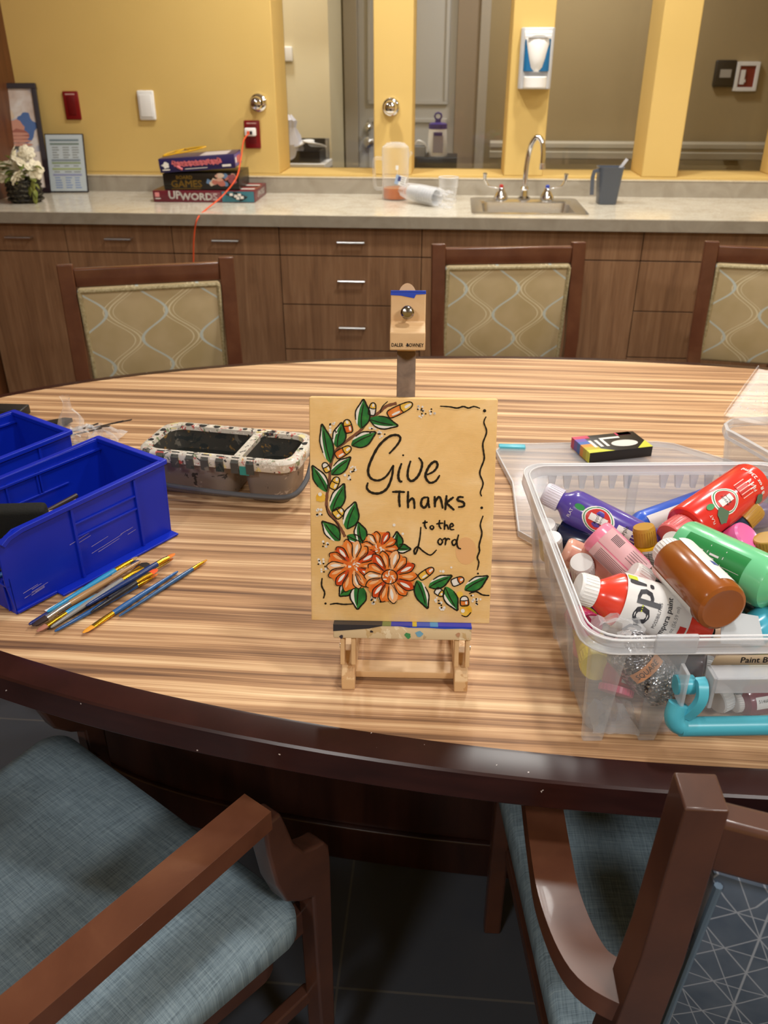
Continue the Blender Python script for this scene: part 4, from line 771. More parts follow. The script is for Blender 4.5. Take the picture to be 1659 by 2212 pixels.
# ================================================================ LOOSE BRUSHES
def brush(label,tip,end,hc,fc,bc,w_=.0035,bl=.012,fl=.022,flat=1.0,hr=.0032,z=0,name='paintbrush'):
    tip=Vector(tip)+Vector((0,0,z)); end=Vector(end)+Vector((0,0,z)); d=end-tip; L=d.length; t_=thing(name,label,'paintbrush',tip,rot=d.to_track_quat('Z','Y'),group=None)
    sc=Matrix.Diagonal((1,1,1,1)); el=lambda a,c_: [(a*math.cos(2*PI*k/14),c_*math.sin(2*PI*k/14)) for k in range(14)]
    def sw(pts,m,name_,rf):
        b=MB(); rings_=[]
        for zz,a,c_ in pts: rings_.append([(x,y,zz) for x,y in el(a,c_)])
        loft(b,rings_,m,cap0=True); b.build(name_,t_,auto=60)
    sw([(0,w_*.35,.0004),(bl*.35,w_*.9,w_*flat*.5),(bl,w_,w_*flat*.7)],grain('bristle_'+bc,bc,bc,(400,400,20),2,.7,c3=bc),'bristles',0)
    sw([(bl,w_*1.02,w_*flat*.75),(bl+fl*.5,hr*1.0,hr*.95),(bl+fl,hr,hr)],mat('ferrule_'+fc,fc,.2,.9),'ferrule',0)
    b=MB(); m=mat('handle_'+hc,hc,.22,spec=.6); b.lathe([(hr*.98,bl+fl),(hr*1.15,bl+fl+L*.12),(hr*.95,bl+fl+(L-bl-fl)*.5),(hr*.55,L-.004),(hr*.3,L)],m,14); b.build('handle',t_); return t_
NV='23386e'; CY='2a8fc4'; GD='d9a92c'; SV='c9c6c0'; ORB='e07a24'
brush('long blue paintbrush with an orange tip, second from the right of the fan',(-0.451,0.823,0.764),(-0.374,0.975,0.764),'2a5c96',GD,'e39a28',.0042,.016,.034,.5,.0036)
brush('thin blue paintbrush lying rightmost with a gold tip',(-0.341,1.01,0.764),(-0.418,0.862,0.764),'2a5684',GD,'c98a24',.0022,.008,.022,1,.0028)
brush('blue paintbrush with gold ferrule and small orange tip, bottom edge of the pile',(-0.4,0.965,0.765),(-0.488,0.823,0.764),'28568f',GD,ORB,.003,.011,.026,.8,.0036)
brush('paintbrush with a wide orange tip over a black and white handle',(-0.399,0.964,0.774),(-0.457,0.865,0.766),'2b2a2c',GD,'e8571e',.0055,.012,.026,.35,.0034)
brush('navy paintbrush with a gold ferrule reaching furthest up right',(-0.387,1.007,0.774),(-0.466,0.873,0.77),NV,GD,ORB,.0042,.012,.022,.6,.0040)
brush('thin gold-tipped paintbrush just under the navy one',(-0.389,1.003,0.768),(-0.447,0.901,0.766),'3a3a40','b9a05a','b0682c',.0022,.008,.034,1,.0026)
brush('flat brush with a wide black tip and yellow ferrule on a silver handle',(-0.418,0.98,0.773),(-0.495,0.828,0.766),'8a8886',GD,'2c241c',.0095,.013,.036,.28,.0038)
brush('plain wooden paintbrush with a brown pointed tip at the lower left',(-0.521,0.831,0.765),(-0.428,0.977,0.777),'a9835a','d2cec6','33221c',.0058,.020,.036,.8,.0044)
brush('cyan paintbrush with gold ferrule and worn pink tip at the lower left',(-0.51,0.82,0.765),(-0.459,0.902,0.771),CY,GD,'a8705c',.0046,.014,.030,.7,.0034)
brush('cyan paintbrush with a gold ferrule closest to the blue bin',(-0.434,0.984,0.78),(-0.51,0.853,0.772),CY,GD,'a98a5c',.0034,.010,.030,.8,.0036)
brush('navy paintbrush with a silver ferrule and blue-grey tip',(-0.431,0.981,0.776),(-0.526,0.832,0.766),'262f6c',SV,'3a4a78',.0062,.014,.034,.45,.0044)
brush('black paintbrush lying under the pile with a dark handle',(-0.431,0.947,0.767),(-0.498,0.827,0.764),'1c1c20',SV,'1f1a18',.0035,.012,.026,.7,.0036)
t_=thing('palette_label','white paper strip with grey scribbles on the flange of the blue bin','label',(-0.499,0.887,0.765),rz=math.atan2(.226,.135)); b=MB(); b.box((-.03,-.007,0),(.05,.007,.0006),paper); b.build('strip',t_); b=MB()
for k in range(3): b.tube(catmull([(-.02+.02*k,-.004,.0009),(-.014+.02*k,.003,.0009),(-.008+.02*k,-.003,.0009),(-.004+.02*k,.003,.0009)],5),.0006,mat('print_grey','8f867e',.6),5)
b.build('scribble',t_)
# ================================================================ RIGHT SIDE: LID, CRAYONS, SECOND BIN
PP=clear('frosted_polypropylene','fafbfc','e8eaee',.065,.16,.27); PPR=clear('frosted_rim','f7f8fa','e4e6ea',.34,.18,.40)
t_=thing('box_lid','clear plastic box lid lying flat under the crayon box','lid',(.30,1.29,.7605),0); LP=[(-.205,.13),(-.195,.155),(-.17,.165),(.10,.197),(.13,.19),(.30,.05),(.31,-.02),(.30,-.17),(-.16,-.195),(-.182,-.17),(-.182,.0)]
b=MB(); b.prism(LP,.008,.0095,clear('clear_lid','fbfbfc','d4d6da',.10,.12,.30)); b.build('panel',t_)
b=MB(); b.tube([(x,y,.006) for x,y in LP]+[(LP[0][0],LP[0][1],.006)],1,PPR,sec=[(-.0012,-.005),(.0012,-.005),(.0012,.005),(-.0012,.005)],up=(0,0,1)); b.build('raised_edge',t_)
TEAL=mat('teal_plastic','55b8cc',.32); b=MB(); b.box((-.20,.145,.004),(-.150,.160,.013),TEAL,bev=.002); b.build('latch',t_)
t_=thing('crayon_box','flat black crayon box with a rainbow-striped end lying on the lid','crayon box',(.2585,1.380,.7705),rz=math.radians(18.5)); CL,CW,CH=.125,.074,.0195
KB=mat('crayon_black','19181b',.3); b=MB(); b.box((0,0,0),(CL,CW,CH),KB,bev=.0006); b.build('carton',t_)
b=MB(); RB=['c9cc3f','b9a928','d98a28','2f62b0','6a4aa8','c42d5a']
for k,c in enumerate(RB):
    y0=CW*k/6; b.box((-.0006,y0,.0002),(.0002,y0+CW/6,CH+.0003),mat('rainbow_'+c,c,.35)); ln=(.03,.028,.022,.02,.02,.03)[k]; b.box((0,y0,CH),(ln,y0+CW/6,CH+.0004),mat('rainbow_'+c,c,.35)); b.box((CL-.02-.004*k,CW-.012+.0,CH),(CL-.01,CW,CH+.0003),mat('rainbow_'+RB[5],RB[5],.35))
b.add([Vector(p) for p in ((0,0,CH+.0003),(.05,0,CH+.0003),(.03,.012,CH+.0003),(0,.012,CH+.0003))],[(0,1,2,3)],mat('rainbow_'+RB[0],RB[0],.35)); b.add([Vector(p) for p in ((CL-.03,0,CH+.0003),(CL,0,CH+.0003),(CL,.03,CH+.0003))],[(0,1,2)],mat('rainbow_'+RB[0],RB[0],.35)); b.build('rainbow_stripes',t_)
b=MB(); V=[Vector((.082+.026*math.cos(a),.026+.014*math.sin(a),CH+.0006)) for a in [2*PI*k/20 for k in range(20)]]; b.add(V,[tuple(range(20))],mat('oval_white','d9d5cf',.35)); b.box((.045,.05,CH+.0005),(.085,.057,CH+.0008),WT)
for k in range(3): b.box((.02+.012*k,.02,CH+.0005),(.026+.012*k,.05,CH+.0007),WT)
b.build('printing',t_)
t_=thing('plastic_tub','frosted plastic tub at the right edge behind the paint box','tub',(.452,1.284,.7605),rz=math.radians(10)); 
def tubring(s,z): return [(x*s+(.15*(1-s)),y*s+(.0)*(1-s),z) for x,y in ((.0,.0),(.004,-.012),(.028,-.12),(.045,-.13),(.26,-.13),(.28,-.11),(.28,.04),(.26,.06),(.03,.045),(.008,.025))]
b=MB(); loft(b,[tubring(.86,0.0),tubring(.88,.004),tubring(.965,.108)],PP,cap0=True,cap1=False); b.build('tub_wall',t_,solid=.0016)
b=MB(); loft(b,[tubring(.95,.108),tubring(1.0,.106),tubring(1.01,.112),tubring(1.0,.121),tubring(.965,.122),tubring(.955,.112)],PPR,cap1=False); b.build('rim',t_)
t_=thing('clear_clamshell','clear ribbed plastic clamshell tipped inside the frosted tub','packaging',(0.529,1.342,0.9),rot=(RZ(-.7)@RX(.5)).to_quaternion())
b=MB(); CLS=clear('clamshell_clear','ffffff','b9b8bc',.02,.08,.22); b.box((-.05,-.04,-.001),(.12,.08,.001),CLS)
for k in range(5): b.tube([(-.05,-.03+.02*k,.004),(.12,-.03+.02*k,.004)],.004,CLS,8)
b.box((-.052,-.042,-.02),(-.05,.082,.006),CLS); b.build('shell',t_)
b=MB()
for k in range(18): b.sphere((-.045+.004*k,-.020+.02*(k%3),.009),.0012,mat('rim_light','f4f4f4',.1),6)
b.build('bead_row',t_)
# ================================================================ PAINT BOX
PBL=Vector((.150,.672,.7605)); PBR_=math.radians(5.5); PBT=T3(PBL)@RZ(PBR_); W,D,H=.36,.40,.146
t_=thing('paint_box','large clear plastic box crammed with paint bottles, labelled Paint Box','storage box',PBL,PBR_); pbx=t_
def pr_ring(o,z,r=.03): return ring(-o,W+o,-o,D+o,z,r,6)
b=MB(); loft(b,[pr_ring(-.022,0,.02),pr_ring(-.018,.003,.022),pr_ring(-.004,.130,.03)],PP,cap0=True,cap1=False); b.build('box_wall',t_,solid=.0018)
b=MB(); loft(b,[pr_ring(-.003,.129,.03),pr_ring(.004,.128,.033),pr_ring(.006,.130,.034),pr_ring(.005,.143,.034),pr_ring(.003,.145,.032),pr_ring(-.001,.143,.03),pr_ring(-.004,.130,.03)],PPR,cap1=False); b.build('rim',t_)
EDG=clear('plastic_edge_highlight','ffffff','f4f5f8',.62,.15,.3)  # pale, nearly opaque tubes: highlight along the rim edges put into colour
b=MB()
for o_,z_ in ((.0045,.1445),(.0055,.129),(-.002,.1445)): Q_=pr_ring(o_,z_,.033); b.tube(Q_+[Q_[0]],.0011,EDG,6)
b.build('rim_edge_highlight',t_); b=MB()
def fin(x0,y0,x1,y1,z0,z1,x2=None,y2=None):
    """upright fin between two plan points with a taper towards the bottom"""
    b.add([Vector(p) for p in ((x0,y0,z1),(x1,y1,z1),(x1 if x2 is None else x2,y1 if y2 is None else y2,z0),(x0,y0,z0))],[(0,1,2,3)],PPR)
def post(x,y,sx,sy,h=.129,tp=.6,ox=0,oy=0):
    b.add([Vector(p) for p in ((x+ox,y+oy,0),(x+ox+sx*tp,y+oy,0),(x+ox+sx*tp,y+oy+sy*tp,0),(x+ox,y+oy+sy*tp,0),(x,y,h),(x+sx,y,h),(x+sx,y+sy,h),(x,y+sy,h))],[(0,3,2,1),(4,5,6,7),(0,1,5,4),(1,2,6,5),(2,3,7,6),(3,0,4,7)],PP)
COLM=clear('frosted_column','f9fafb','eceef1',.10,.16,.30); _P=PP; PP=COLM
post(.002,-.003,.036,.016,oy=.012,ox=.008); b.build('corner_column',t_,bevel=.002); b=MB(); post(.070,-.003,.030,.016,oy=.012); b.build('corner_column',t_,bevel=.002); PP=_P
b=MB()
for x,y,sx_,sy_ in ((.02,D-.006,.014,.008),(.15,D-.006,.014,.008),(.30,D-.006,.014,.008),(-.004,.09,.006,.012),(-.004,.19,.006,.012),(-.004,.30,.006,.012)): b=MB(); post(x,y,sx_,sy_,ox=.019 if x<0 else 0,oy=-.018 if y>.35 else 0); b.build('wall_rib',t_)
b=MB()
for k in range(11):
    x=.035+.0215*k+(.03 if k>5 else 0); b.add([Vector(p) for p in ((x,D-.004,.130),(x+.012,D-.004,.130),(x+.009,D-.006,.110),(x+.003,D-.006,.110),(x,D+.003,.130),(x+.012,D+.003,.130),(x+.009,D+.001,.110),(x+.003,D+.001,.110))],[(0,1,2,3),(4,7,6,5),(0,3,7,4),(1,5,6,2),(3,2,6,7),(0,4,5,1)],PPR)
b.build('rim_teeth',t_)
b=MB(); b.box((.062,-.008,.130),(.104,-.003,.152),PPR,bev=.002); b.build('latch_tab',t_)
b=MB(); b.box((.122,-.024,.110),(.36,-.004,.113),PPR,bev=.001); b.box((.122,-.025,.094),(.36,-.022,.112),PPR,bev=.001); b.box((.092,-.022,.074),(.096,-.004,.116),PPR,bev=.001); b.box((.119,-.024,.074),(.123,-.004,.112),PPR,bev=.001); b.build('handle_housing',t_)
b=MB(); b.tube(catmull([(.112,-.010,.100),(.112,-.018,.098),(.111,-.024,.088),(.107,-.025,.076),(.100,-.022,.062)],6),.0050,TEAL,10,sec=[(-1,-.7),(1,-.7),(1,.7),(-1,.7)],up=(0,-1,0)); b.lathe([(.010,0),(.010,.018)],TEAL,18,T3((.090,-.006,.090))@RY(PI/2))
b.tube(catmull([(.093,-.016,.074),(.090,-.020,.060),(.098,-.022,.0505),(.125,-.022,.0490),(.36,-.022,.051)],8),.0098,TEAL,14,sec=[(math.cos(2*PI*k/14)*1.05,math.sin(2*PI*k/14)) for k in range(14)],up=(0,-1,0)); b.build('handle',t_)
b=MB(); b.add([Vector((x,-.0056,z)) for x,z in ((.122,.1142),(.33,.1142),(.33,.1262),(.125,.1262))],[(0,1,2,3)],mat('label_tape','b7a184',.5)); lb=b.build('label_strip',t_,solid=.0004)
b=MB(); add_text(b,'Paint Box #2',.0098,ink,T3((.150,-.0062,.1202))@RX(PI/2),align='LEFT',sx=1.0,bold=.00016); b.build('label_text',lb)
# ---- bottles
PCAP=mat('cap_white','ecebe9',.3)
CAMP=Vector((0,0,1.40))
def arc(b,r,z0,z1,a0,a1,m,n=14,nz=1):
    V=[];F=[]
    for i in range(n+1):
        a=a0+(a1-a0)*i/n
        for j in range(nz+1): V.append((r*math.cos(a),r*math.sin(a),z0+(z1-z0)*j/nz))
    for i in range(n):
        for j in range(nz): F.append((i*(nz+1)+j,(i+1)*(nz+1)+j,(i+1)*(nz+1)+j+1,i*(nz+1)+j+1))
    b.add(V,F,m,True)
def wraptext(b,body,size,r,zc,ac,m,along=True,flip=1,sx=1,bold=0):
    """lettering bent round the bottle; along=True runs with the axis"""
    V,F=text_geo(body,size)
    for dx in ((0,) if not bold else (0,bold,-bold)):
        W_=[]
        for v in V:
            x=v.x*sx+dx; y=v.y
            if along: z=zc+flip*x; a=ac-flip*y/r
            else: z=zc+flip*y; a=ac+flip*x/r
            W_.append((r*math.cos(a),r*math.sin(a),z))
        b.add(W_,F,m)
def bottle(label,A,B,r,col,cap=('ecebe9',.55,.16),name='paint_bottle',base=None,neck=.12,lab=None,rough=.22,squash=1,cat='paint bottle',parts=None,shoulder=.1,trans=0):
    A=keep_in(A,r);B=keep_in(B,r*.8);d=B-A;L=d.length;q=d.to_track_quat('Z','Y'); t_=thing(name,label,cat,A,rot=q,group='paint bottles in the clear box')
    mid=(A+B)/2; lc=q.inverted()@(CAMP-mid); ac=math.atan2(lc.y,lc.x)
    capc,capr,capl=cap; hb=L*(1-capl); rn=r*capr*.8; m=mat('bottle_'+col,col,rough,spec=.6,coat=.2,trans=trans); S_=Matrix.Diagonal((1,squash,1,1)) if squash!=1 else None
    b=MB(); b.lathe([(r*.6,.0012),(r*.82,0),(r*.95,.0022),(r,.006),(r,hb-L*shoulder-.002),(r*.93,hb-L*shoulder*.7),(max(rn,r*.6),hb-L*shoulder*.25),(rn,hb),(rn,hb+.001)],m,32,S_); b.build('bottle_body',t_)
    if capl>0.01:
        cm=mat('cap_'+capc,capc,.3); b=MB(); rc=r*capr; b.lathe([(rc,hb),(rc,hb+L*capl*.9),(rc*.93,L),(rc*.2,L)],cm,28)
        for k in range(28): a=2*PI*k/28; b.box((-.0005,-.0004,0),(.0005,.0004,L*capl*.8),cm,T3((rc*math.cos(a),rc*math.sin(a),hb+.0005))@RZ(a))
        b.build('cap',t_)
    t_['_']=0; del t_['_']
    if lab: 
        b=MB(); lab(b,r*1.012,L,hb,ac); o=b.build('label',t_)
    return t_
def keep_in(p,r):
    q=PBT.inverted()@Vector(p); ins=.022*max(0,1-q.z/.13)+.004
    if q.z<.112: q.x=max(q.x,ins+r*.9); q.y=max(q.y,ins+r*.9)
    q.z=max(q.z,.006+r*.9); return PBT@q
def tinylines(b,r,z0,z1,a0,a1,m,n,w_=.0006,seed=1):
    random.seed(seed)
    for i in range(n):
        a=a0+(a1-a0)*(i+.5)/n; arc(b,r,z0,z1-(z1-z0)*random.uniform(0,.25),a-w_/r/2,a+w_/r/2,m,1,6)
GRN=mat('label_green','2b8a48',.35); LWH=mat('label_white','e6e4e2',.4); REDL=mat('label_red','c9342e',.35); PALEP=mat('label_pale_pink','d8a9ae',.4)
def lab_pop(b,r,L,hb,ac):
    z0,z1=L*.20,L*.70; arc(b,r,z0,z1,ac-1.5,ac+1.5,LWH,24); dk=mat('pop_grey','3c3c42',.4)
    zc=L*.58; wraptext(b,'pop!',.040,r*1.012,zc,ac-.12,dk,along=False,flip=1,sx=1.0,bold=.0012)
    wraptext(b,'POSSIBILITIES',.0052,r*1.012,L*.44,ac-.15,dk,along=False,flip=1); wraptext(b,'tempera paint',.0092,r*1.012,L*.375,ac-.2,dk,along=False,flip=1,bold=.0002); wraptext(b,'2 fl oz (56.59 ml)',.0058,r*1.012,L*.31,ac-.25,mat('pop_light','8a8a8e',.5),along=False,flip=1)
    arc(b,r*1.02,L*.215,L*.265,ac-.55,ac-.25,REDL,6); arc(b,r*1.02,L*.62,L*.69,ac+.95,ac+1.2,mat('label_lime','c6d23a',.4),6)
    for k in range(8):
        a=2*PI*k/8; arc(b,r*1.025,L*.565-.0,L*.575,ac-.06+.1*math.cos(a),ac-.03+.1*math.cos(a),mat('label_lime','c6d23a',.4),2)
def lab_apple(name_,sub,flip=1):
    def f(b,r,L,hb,ac):
        zc=L*.50
        # white-edged red apple badge with a leaf
        for s,m,rr in ((1.0,LWH,1.0),(.9,GRN,1.004),(.84,LWH,1.008),(.76,REDL,1.012)):
            P_=[]
            for k in range(24):
                a=2*PI*k/24; x=.022*s*math.cos(a); y=.017*s*math.sin(a)*(1-.12*math.cos(2*a)); P_.append((r*rr*math.cos(ac+y/r),r*rr*math.sin(ac+y/r),zc+flip*x))
            c=(r*rr*math.cos(ac),r*rr*math.sin(ac),zc); n=len(P_); V=[c]+P_; b.add(V,[(0,1+k,1+(k+1)%n) for k in range(n)],m)
        arc(b,r*1.016,zc-.012,zc+.012,ac-.0045/r,ac+.0045/r,LWH,8); wraptext(b,'Apple',.0062,r*1.02,zc+.002,ac,ink,False,1); wraptext(b,'Barrel',.0050,r*1.02,zc-.004,ac,ink,False,1)
        P_=[]
        for k in range(14):
            a=2*PI*k/14; x=.028+.007*math.cos(a); y=.004+.004*math.sin(a); P_.append((r*1.018*math.cos(ac+y/r),r*1.018*math.sin(ac+y/r),zc+flip*x))
        b.add(P_,[tuple(range(14))],GRN)
        zt=zc-flip*.036; arc(b,r*1.006,min(zt-.010,zt+.010),max(zt-.010,zt+.010),ac-.3,ac+.25,LWH if sub else REDL,8)
        if sub: wraptext(b,name_,.0078,r*1.014,zt,ac-.02,ink,False,1)
        for k in range(3): arc(b,r*1.008,zt-flip*.016-.006,zt-flip*.016+.006,ac-.25+.17*k,ac-.2+.17*k,LWH,4)
        wraptext(b,'FLAT',.006,r*1.01,zc+flip*.036,ac-.35,LWH,False,1)
    return f
def lab_red(b,r,L,hb,ac):
    lab_apple('',False,1)(b,r,L,hb,ac); wraptext(b,'8 fl oz 236 ml',.0085,r*1.01,L*.115,ac,LWH,False,1,bold=.0003); wraptext(b,'FLAT',.008,r*1.01,L*.19,ac-.15,LWH,False,1)
    for k in range(5): arc(b,r*1.006,L*.22,L*.34,ac-.4+.17*k,ac-.36+.17*k,mat('print_pale','f0c0b8',.5),3)
    G2=mat('green_smear','5c7a62',.5); random.seed(3)
    for (zz,aa,s) in ((L*.60,ac-.45,.011),(L*.17,ac-.9,.008)):
        P_=[]
        for k in range(14): a=2*PI*k/14; q=s*random.uniform(.75,1.15); P_.append((r*1.03*math.cos(aa+q*math.sin(a)/r),r*1.03*math.sin(aa+q*math.sin(a)/r),zz+q*math.cos(a)))
        b.add(P_,[tuple(range(14))],G2)
def lab_green(b,r,L,hb,ac):
    arc(b,r,L*.12,L*.66,ac-.55,ac+.85,GRN,20)
    for k in range(5): arc(b,r*1.006,L*(.15+.02*(k%2)),L*(.60-.04*(k%3)),ac+.66-.09*k,ac+.69-.09*k,LWH,2)
    arc(b,r*1.006,L*.14,L*.64,ac+.20,ac+.215,LWH,2)
    for k,(z0,z1) in enumerate(((.17,.3),(.36,.44))):
        arc(b,r*1.006,L*z0,L*z1,ac-.10,ac-.02,LWH,2); arc(b,r*1.006,L*z0,L*(z1-.03),ac+.05,ac+.09,LWH,2)
    arc(b,r*1.006,L*.335,L*.34,ac-.4,ac+.2,LWH,2); arc(b,r*1.006,L*.47,L*.475,ac-.4,ac+.2,LWH,2)
def lab_pink(b,r,L,hb,ac):
    arc(b,r,L*.12,L*.80,ac-1.1,ac+.15,PALEP,16); arc(b,r,L*.12,L*.80,ac+.22,ac+1.4,mat('label_rose','e6c3c6',.4),14)
    tinylines(b,r*1.01,L*.2,L*.7,ac+.3,ac+1.2,mat('print_dark2','6a5458',.5),9)
    for k in range(9): arc(b,r*1.01,L*.22+.0016*k,L*.22+.0016*k+.0008,ac-.9,ac-.35,ink,3)
    tinylines(b,r*1.01,L*.5,L*.75,ac-.9,ac-.1,mat('print_dark2','6a5458',.5),5)
def lab_yel(b,r,L,hb,ac):
    arc(b,r,L*.02,L*.60,ac-.35,ac+.85,LWH,12); tinylines(b,r*1.01,L*.1,L*.6,ac-.4,ac+.6,mat('print_dark3','4a4844',.5),1)
    for k in range(16): arc(b,r*1.01,L*.05+L*.032*k,L*.05+L*.032*k+.0011,ac-.25,ac+.75,mat('print_dark3','4a4844',.5),5)
def lab_side(c,ba=-.9,bb=-.1):
    def f(b,r,L,hb,ac): arc(b,r,L*.1,L*.75,ac+ba,ac+bb,mat('label_side_'+c,c,.4),12)
    return f
def lab_brown(b,r,L,hb,ac):
    arc(b,r,L*.12,L*.82,ac+.75,ac+1.8,LWH,12); arc(b,r*1.01,L*.35,L*.42,ac+1.1,ac+1.35,mat('label_blue_blot','35509a',.4),4)
    arc(b,r,L*.12,L*.82,ac-1.75,ac-.95,LWH,10)
def lab_bar(b,r,L,hb,ac):
    arc(b,r,L*.12,L*.80,ac-.55,ac+.5,LWH,10)
    for k in range(14): arc(b,r*1.01,L*.42+.0017*k,L*.42+.0017*k+(.0011 if k%3 else .0006),ac-.35,ac+.2,ink,3)
bottle('large red-orange pop tempera bottle lying across the front of the box',(0.295,0.78,0.85),(0.151,0.781,0.893),.0312,'e8432f',('ecebe9',.56,.13),lab=lab_pop,shoulder=.22)
bottle('large brown paint bottle lying with its base towards the front rim',(0.289,0.723,0.912),(0.256,0.838,0.912),.0278,'96521e',('ecebe9',.62,.15),lab=lab_brown,shoulder=.05)
bottle('large light green paint bottle lying at the right edge of the box',(0.289,0.886,0.895),(0.381,0.771,0.9),.0300,'6fca92',('e2efe6',.5,.12),lab=lab_green,shoulder=.1)
bottle('large red apple-badge paint bottle leaning at the back right of the box',(0.413,1.04,0.905),(0.286,0.927,0.875),.0300,'e23329',('d9686a',.72,.17),lab=lab_red,shoulder=.02)
bottle('large purple apple-badge paint bottle with a smeared white cap',(0.277,0.946,0.85),(0.136,1.011,0.893),.0245,'5645a0',('dcd8e4',.62,.15),lab=lab_apple('Purple',True,1),shoulder=.12)
bottle('pink paint bottle with its round base facing up near the middle',(0.185,0.892,0.9),(0.251,0.843,0.855),.0215,'f08aa8',('ecebe9',.7,.2),lab=lab_pink,shoulder=.05)
bottle('blue paint bottle with a barcode label lying under the red one',(0.381,1.093,0.848),(0.245,1.001,0.842),.0200,'2c5fd0',('2447b4',.7,.12),lab=lab_bar,rough=.3)
bottle('small yellow paint bottle with a gold flip cap',(0.267,0.917,0.826),(0.251,0.927,0.893),.0160,'efba1c',('b98a32',.84,.34),lab=lab_yel,shoulder=.04)
bottle('peach paint tube with printed rings left of the pink bottle',(0.151,0.903,0.868),(0.224,0.881,0.845),.0185,'dca48f',('ecebe9',.7,.12),lab=lab_side('c98a78',-.3,.6),shoulder=.04)
bottle('bottle with a white cap marked with a grey drop beside the left wall',(0.189,0.902,0.8),(0.169,0.868,0.873),.0150,'8f8f8c',('d9d8d6',.95,.35),shoulder=.05)
bottle('black paint bottle with a ribbed white cap behind the pop bottle',(0.279,0.817,0.848),(0.219,0.83,0.884),.0165,'141416',('ecebe9',.95,.34),shoulder=.12)
bottle('bottle with a plain white cap between the brown and green bottles',(0.331,0.898,0.83),(0.302,0.858,0.897),.0165,'cfcac4',('f0efed',.98,.38),shoulder=.05)
bottle('bottle with a white cap streaked with red paint above the brown one',(0.307,0.934,0.835),(0.279,0.896,0.893),.0125,'b8402f',('e9e2de',.98,.38),shoulder=.05)
bottle('bright pink paint bottle with its disc end facing up at the right',(0.384,0.938,0.88),(0.364,0.956,0.845),.0205,'e86fae',('e86fae',.7,.2),shoulder=.05)
bottle('navy ribbed bottle with a gold cap at the back right corner',(0.369,0.978,0.85),(0.412,1.006,0.885),.0165,'22344c',('b88c3c',1.02,.42),shoulder=.03)
bottle('mustard-capped bottle at the right edge above the green bottle',(0.417,0.932,0.845),(0.405,0.935,0.88),.0160,'e0a21c',('b5903e',.98,.35),shoulder=.05)
bottle('navy paint bottle lying under the purple bottle at the left wall',(0.207,0.97,0.838),(0.14,0.992,0.842),.0225,'101a3c',('e9e8e6',.6,.14),shoulder=.06)
bottle('upright bottle with a white cap against the back left wall',(0.14,0.995,0.8),(0.13,0.972,0.866),.0120,'e8d24a',('ecebe9',.98,.35),shoulder=.05)
bottle('upright white-capped bottle in front of the back left corner one',(0.145,0.954,0.8),(0.136,0.938,0.866),.0125,'d8c9b4',('ecebe9',.98,.35),shoulder=.05)
bottle('large dark teal paint bottle under the green one',(0.385,0.782,0.855),(0.338,0.893,0.845),.0260,'1f5a66',('2f8fa6',.6,.15),lab=lab_side('3fa9bf',-1.2,-.6))
bottle('light blue paint bottle at the lower right beneath the teal one',(0.334,0.77,0.842),(0.381,0.794,0.865),.0190,'4fb8d4',('ecebe9',.7,.2))
bottle('amber paint bottle half hidden under the brown bottle',(0.25,0.87,0.825),(0.302,0.781,0.838),.0175,'b07a18',('1d1a1c',.7,.18))
bottle('pink-capped bottle with a swirled disc end by the left front corner',(0.143,0.836,0.815),(0.172,0.781,0.842),.0150,'c0304e',('e0448a',.95,.2))
bottle('yellow paint bottle with its cap towards the front left corner',(0.179,0.855,0.8),(0.173,0.73,0.824),.0172,'e3c93a',('f0dc4c',1.0,.16),rough=.4,shoulder=.03)
bottle('pink-capped red paint bottle standing behind the front wall',(0.204,0.744,0.838),(0.193,0.712,0.803),.0170,'c9434a',('f0688a',1.08,.16),rough=.4,shoulder=.03,lab=lab_side('e6e0dc',-.9,-.2))
bottle('pink paint bottle pressed against the left wall',(0.146,0.788,0.79),(0.175,0.802,0.815),.0170,'e58a9c',('d96a86',.9,.2),shoulder=.05)
bottle('white-capped grey bottle low in the box behind the handle',(0.363,0.764,0.79),(0.307,0.732,0.785),.0160,'8f979a',('e4e6e6',.95,.22))
bottle('teal and yellow glue bottle lying behind the handle housing',(0.391,0.768,0.808),(0.316,0.753,0.808),.0170,'3a8a9c',('e9e4d8',.6,.1),lab=lambda b,r,L,hb,ac:(arc(b,r,L*.2,L*.7,ac-1.2,ac+1.2,mat('glue_yellow','c9b64a',.4),14),wraptext(b,'GLUE',.015,r*1.02,L*.45,ac-.3,mat('glue_blue','2f5a7c',.4),True,-1,bold=.0005)))
bottle('dark red paint bottle with a white tag low behind the handle',(0.389,0.748,0.785),(0.326,0.729,0.785),.0170,'7a2038',('d9d5d2',.6,.1),lab=lambda b,r,L,hb,ac:(arc(b,r,L*.45,L*.75,ac-.7,ac+.1,LWH,8),wraptext(b,'514606',.005,r*1.02,L*.6,ac-.2,ink,True,-1)))
for i,(a,c,r,col,nm) in enumerate([((0.177,0.891,0.8),(0.259,0.867,0.8),.021,'3b3f7a','indigo'),((0.285,0.942,0.8),(0.359,0.905,0.8),.022,'6a2c3a','plum'),((0.175,0.976,0.795),(0.249,0.97,0.795),.021,'8a4a6a','mauve'),((0.292,1.039,0.8),(0.377,1.02,0.8),.022,'2a4a6a','slate blue'),((0.383,0.996,0.8),(0.461,0.991,0.8),.021,'46586a','grey blue'),((0.188,0.798,0.785),(0.256,0.786,0.785),.019,'4a4668','dusky violet'),((0.268,0.798,0.79),(0.317,0.785,0.79),.019,'54303c','wine brown'),((0.246,1.035,0.8),(0.194,1.084,0.8),.02,'5a6a5a','sage'),((0.427,1.15,0.79),(0.516,1.172,0.79),.021,'7a6a8a','greyish lilac')]):
    bottle('%s paint bottle at the bottom of the pile in the clear box'%nm,a,c,r,col,('d9d6d2',.6,.15))
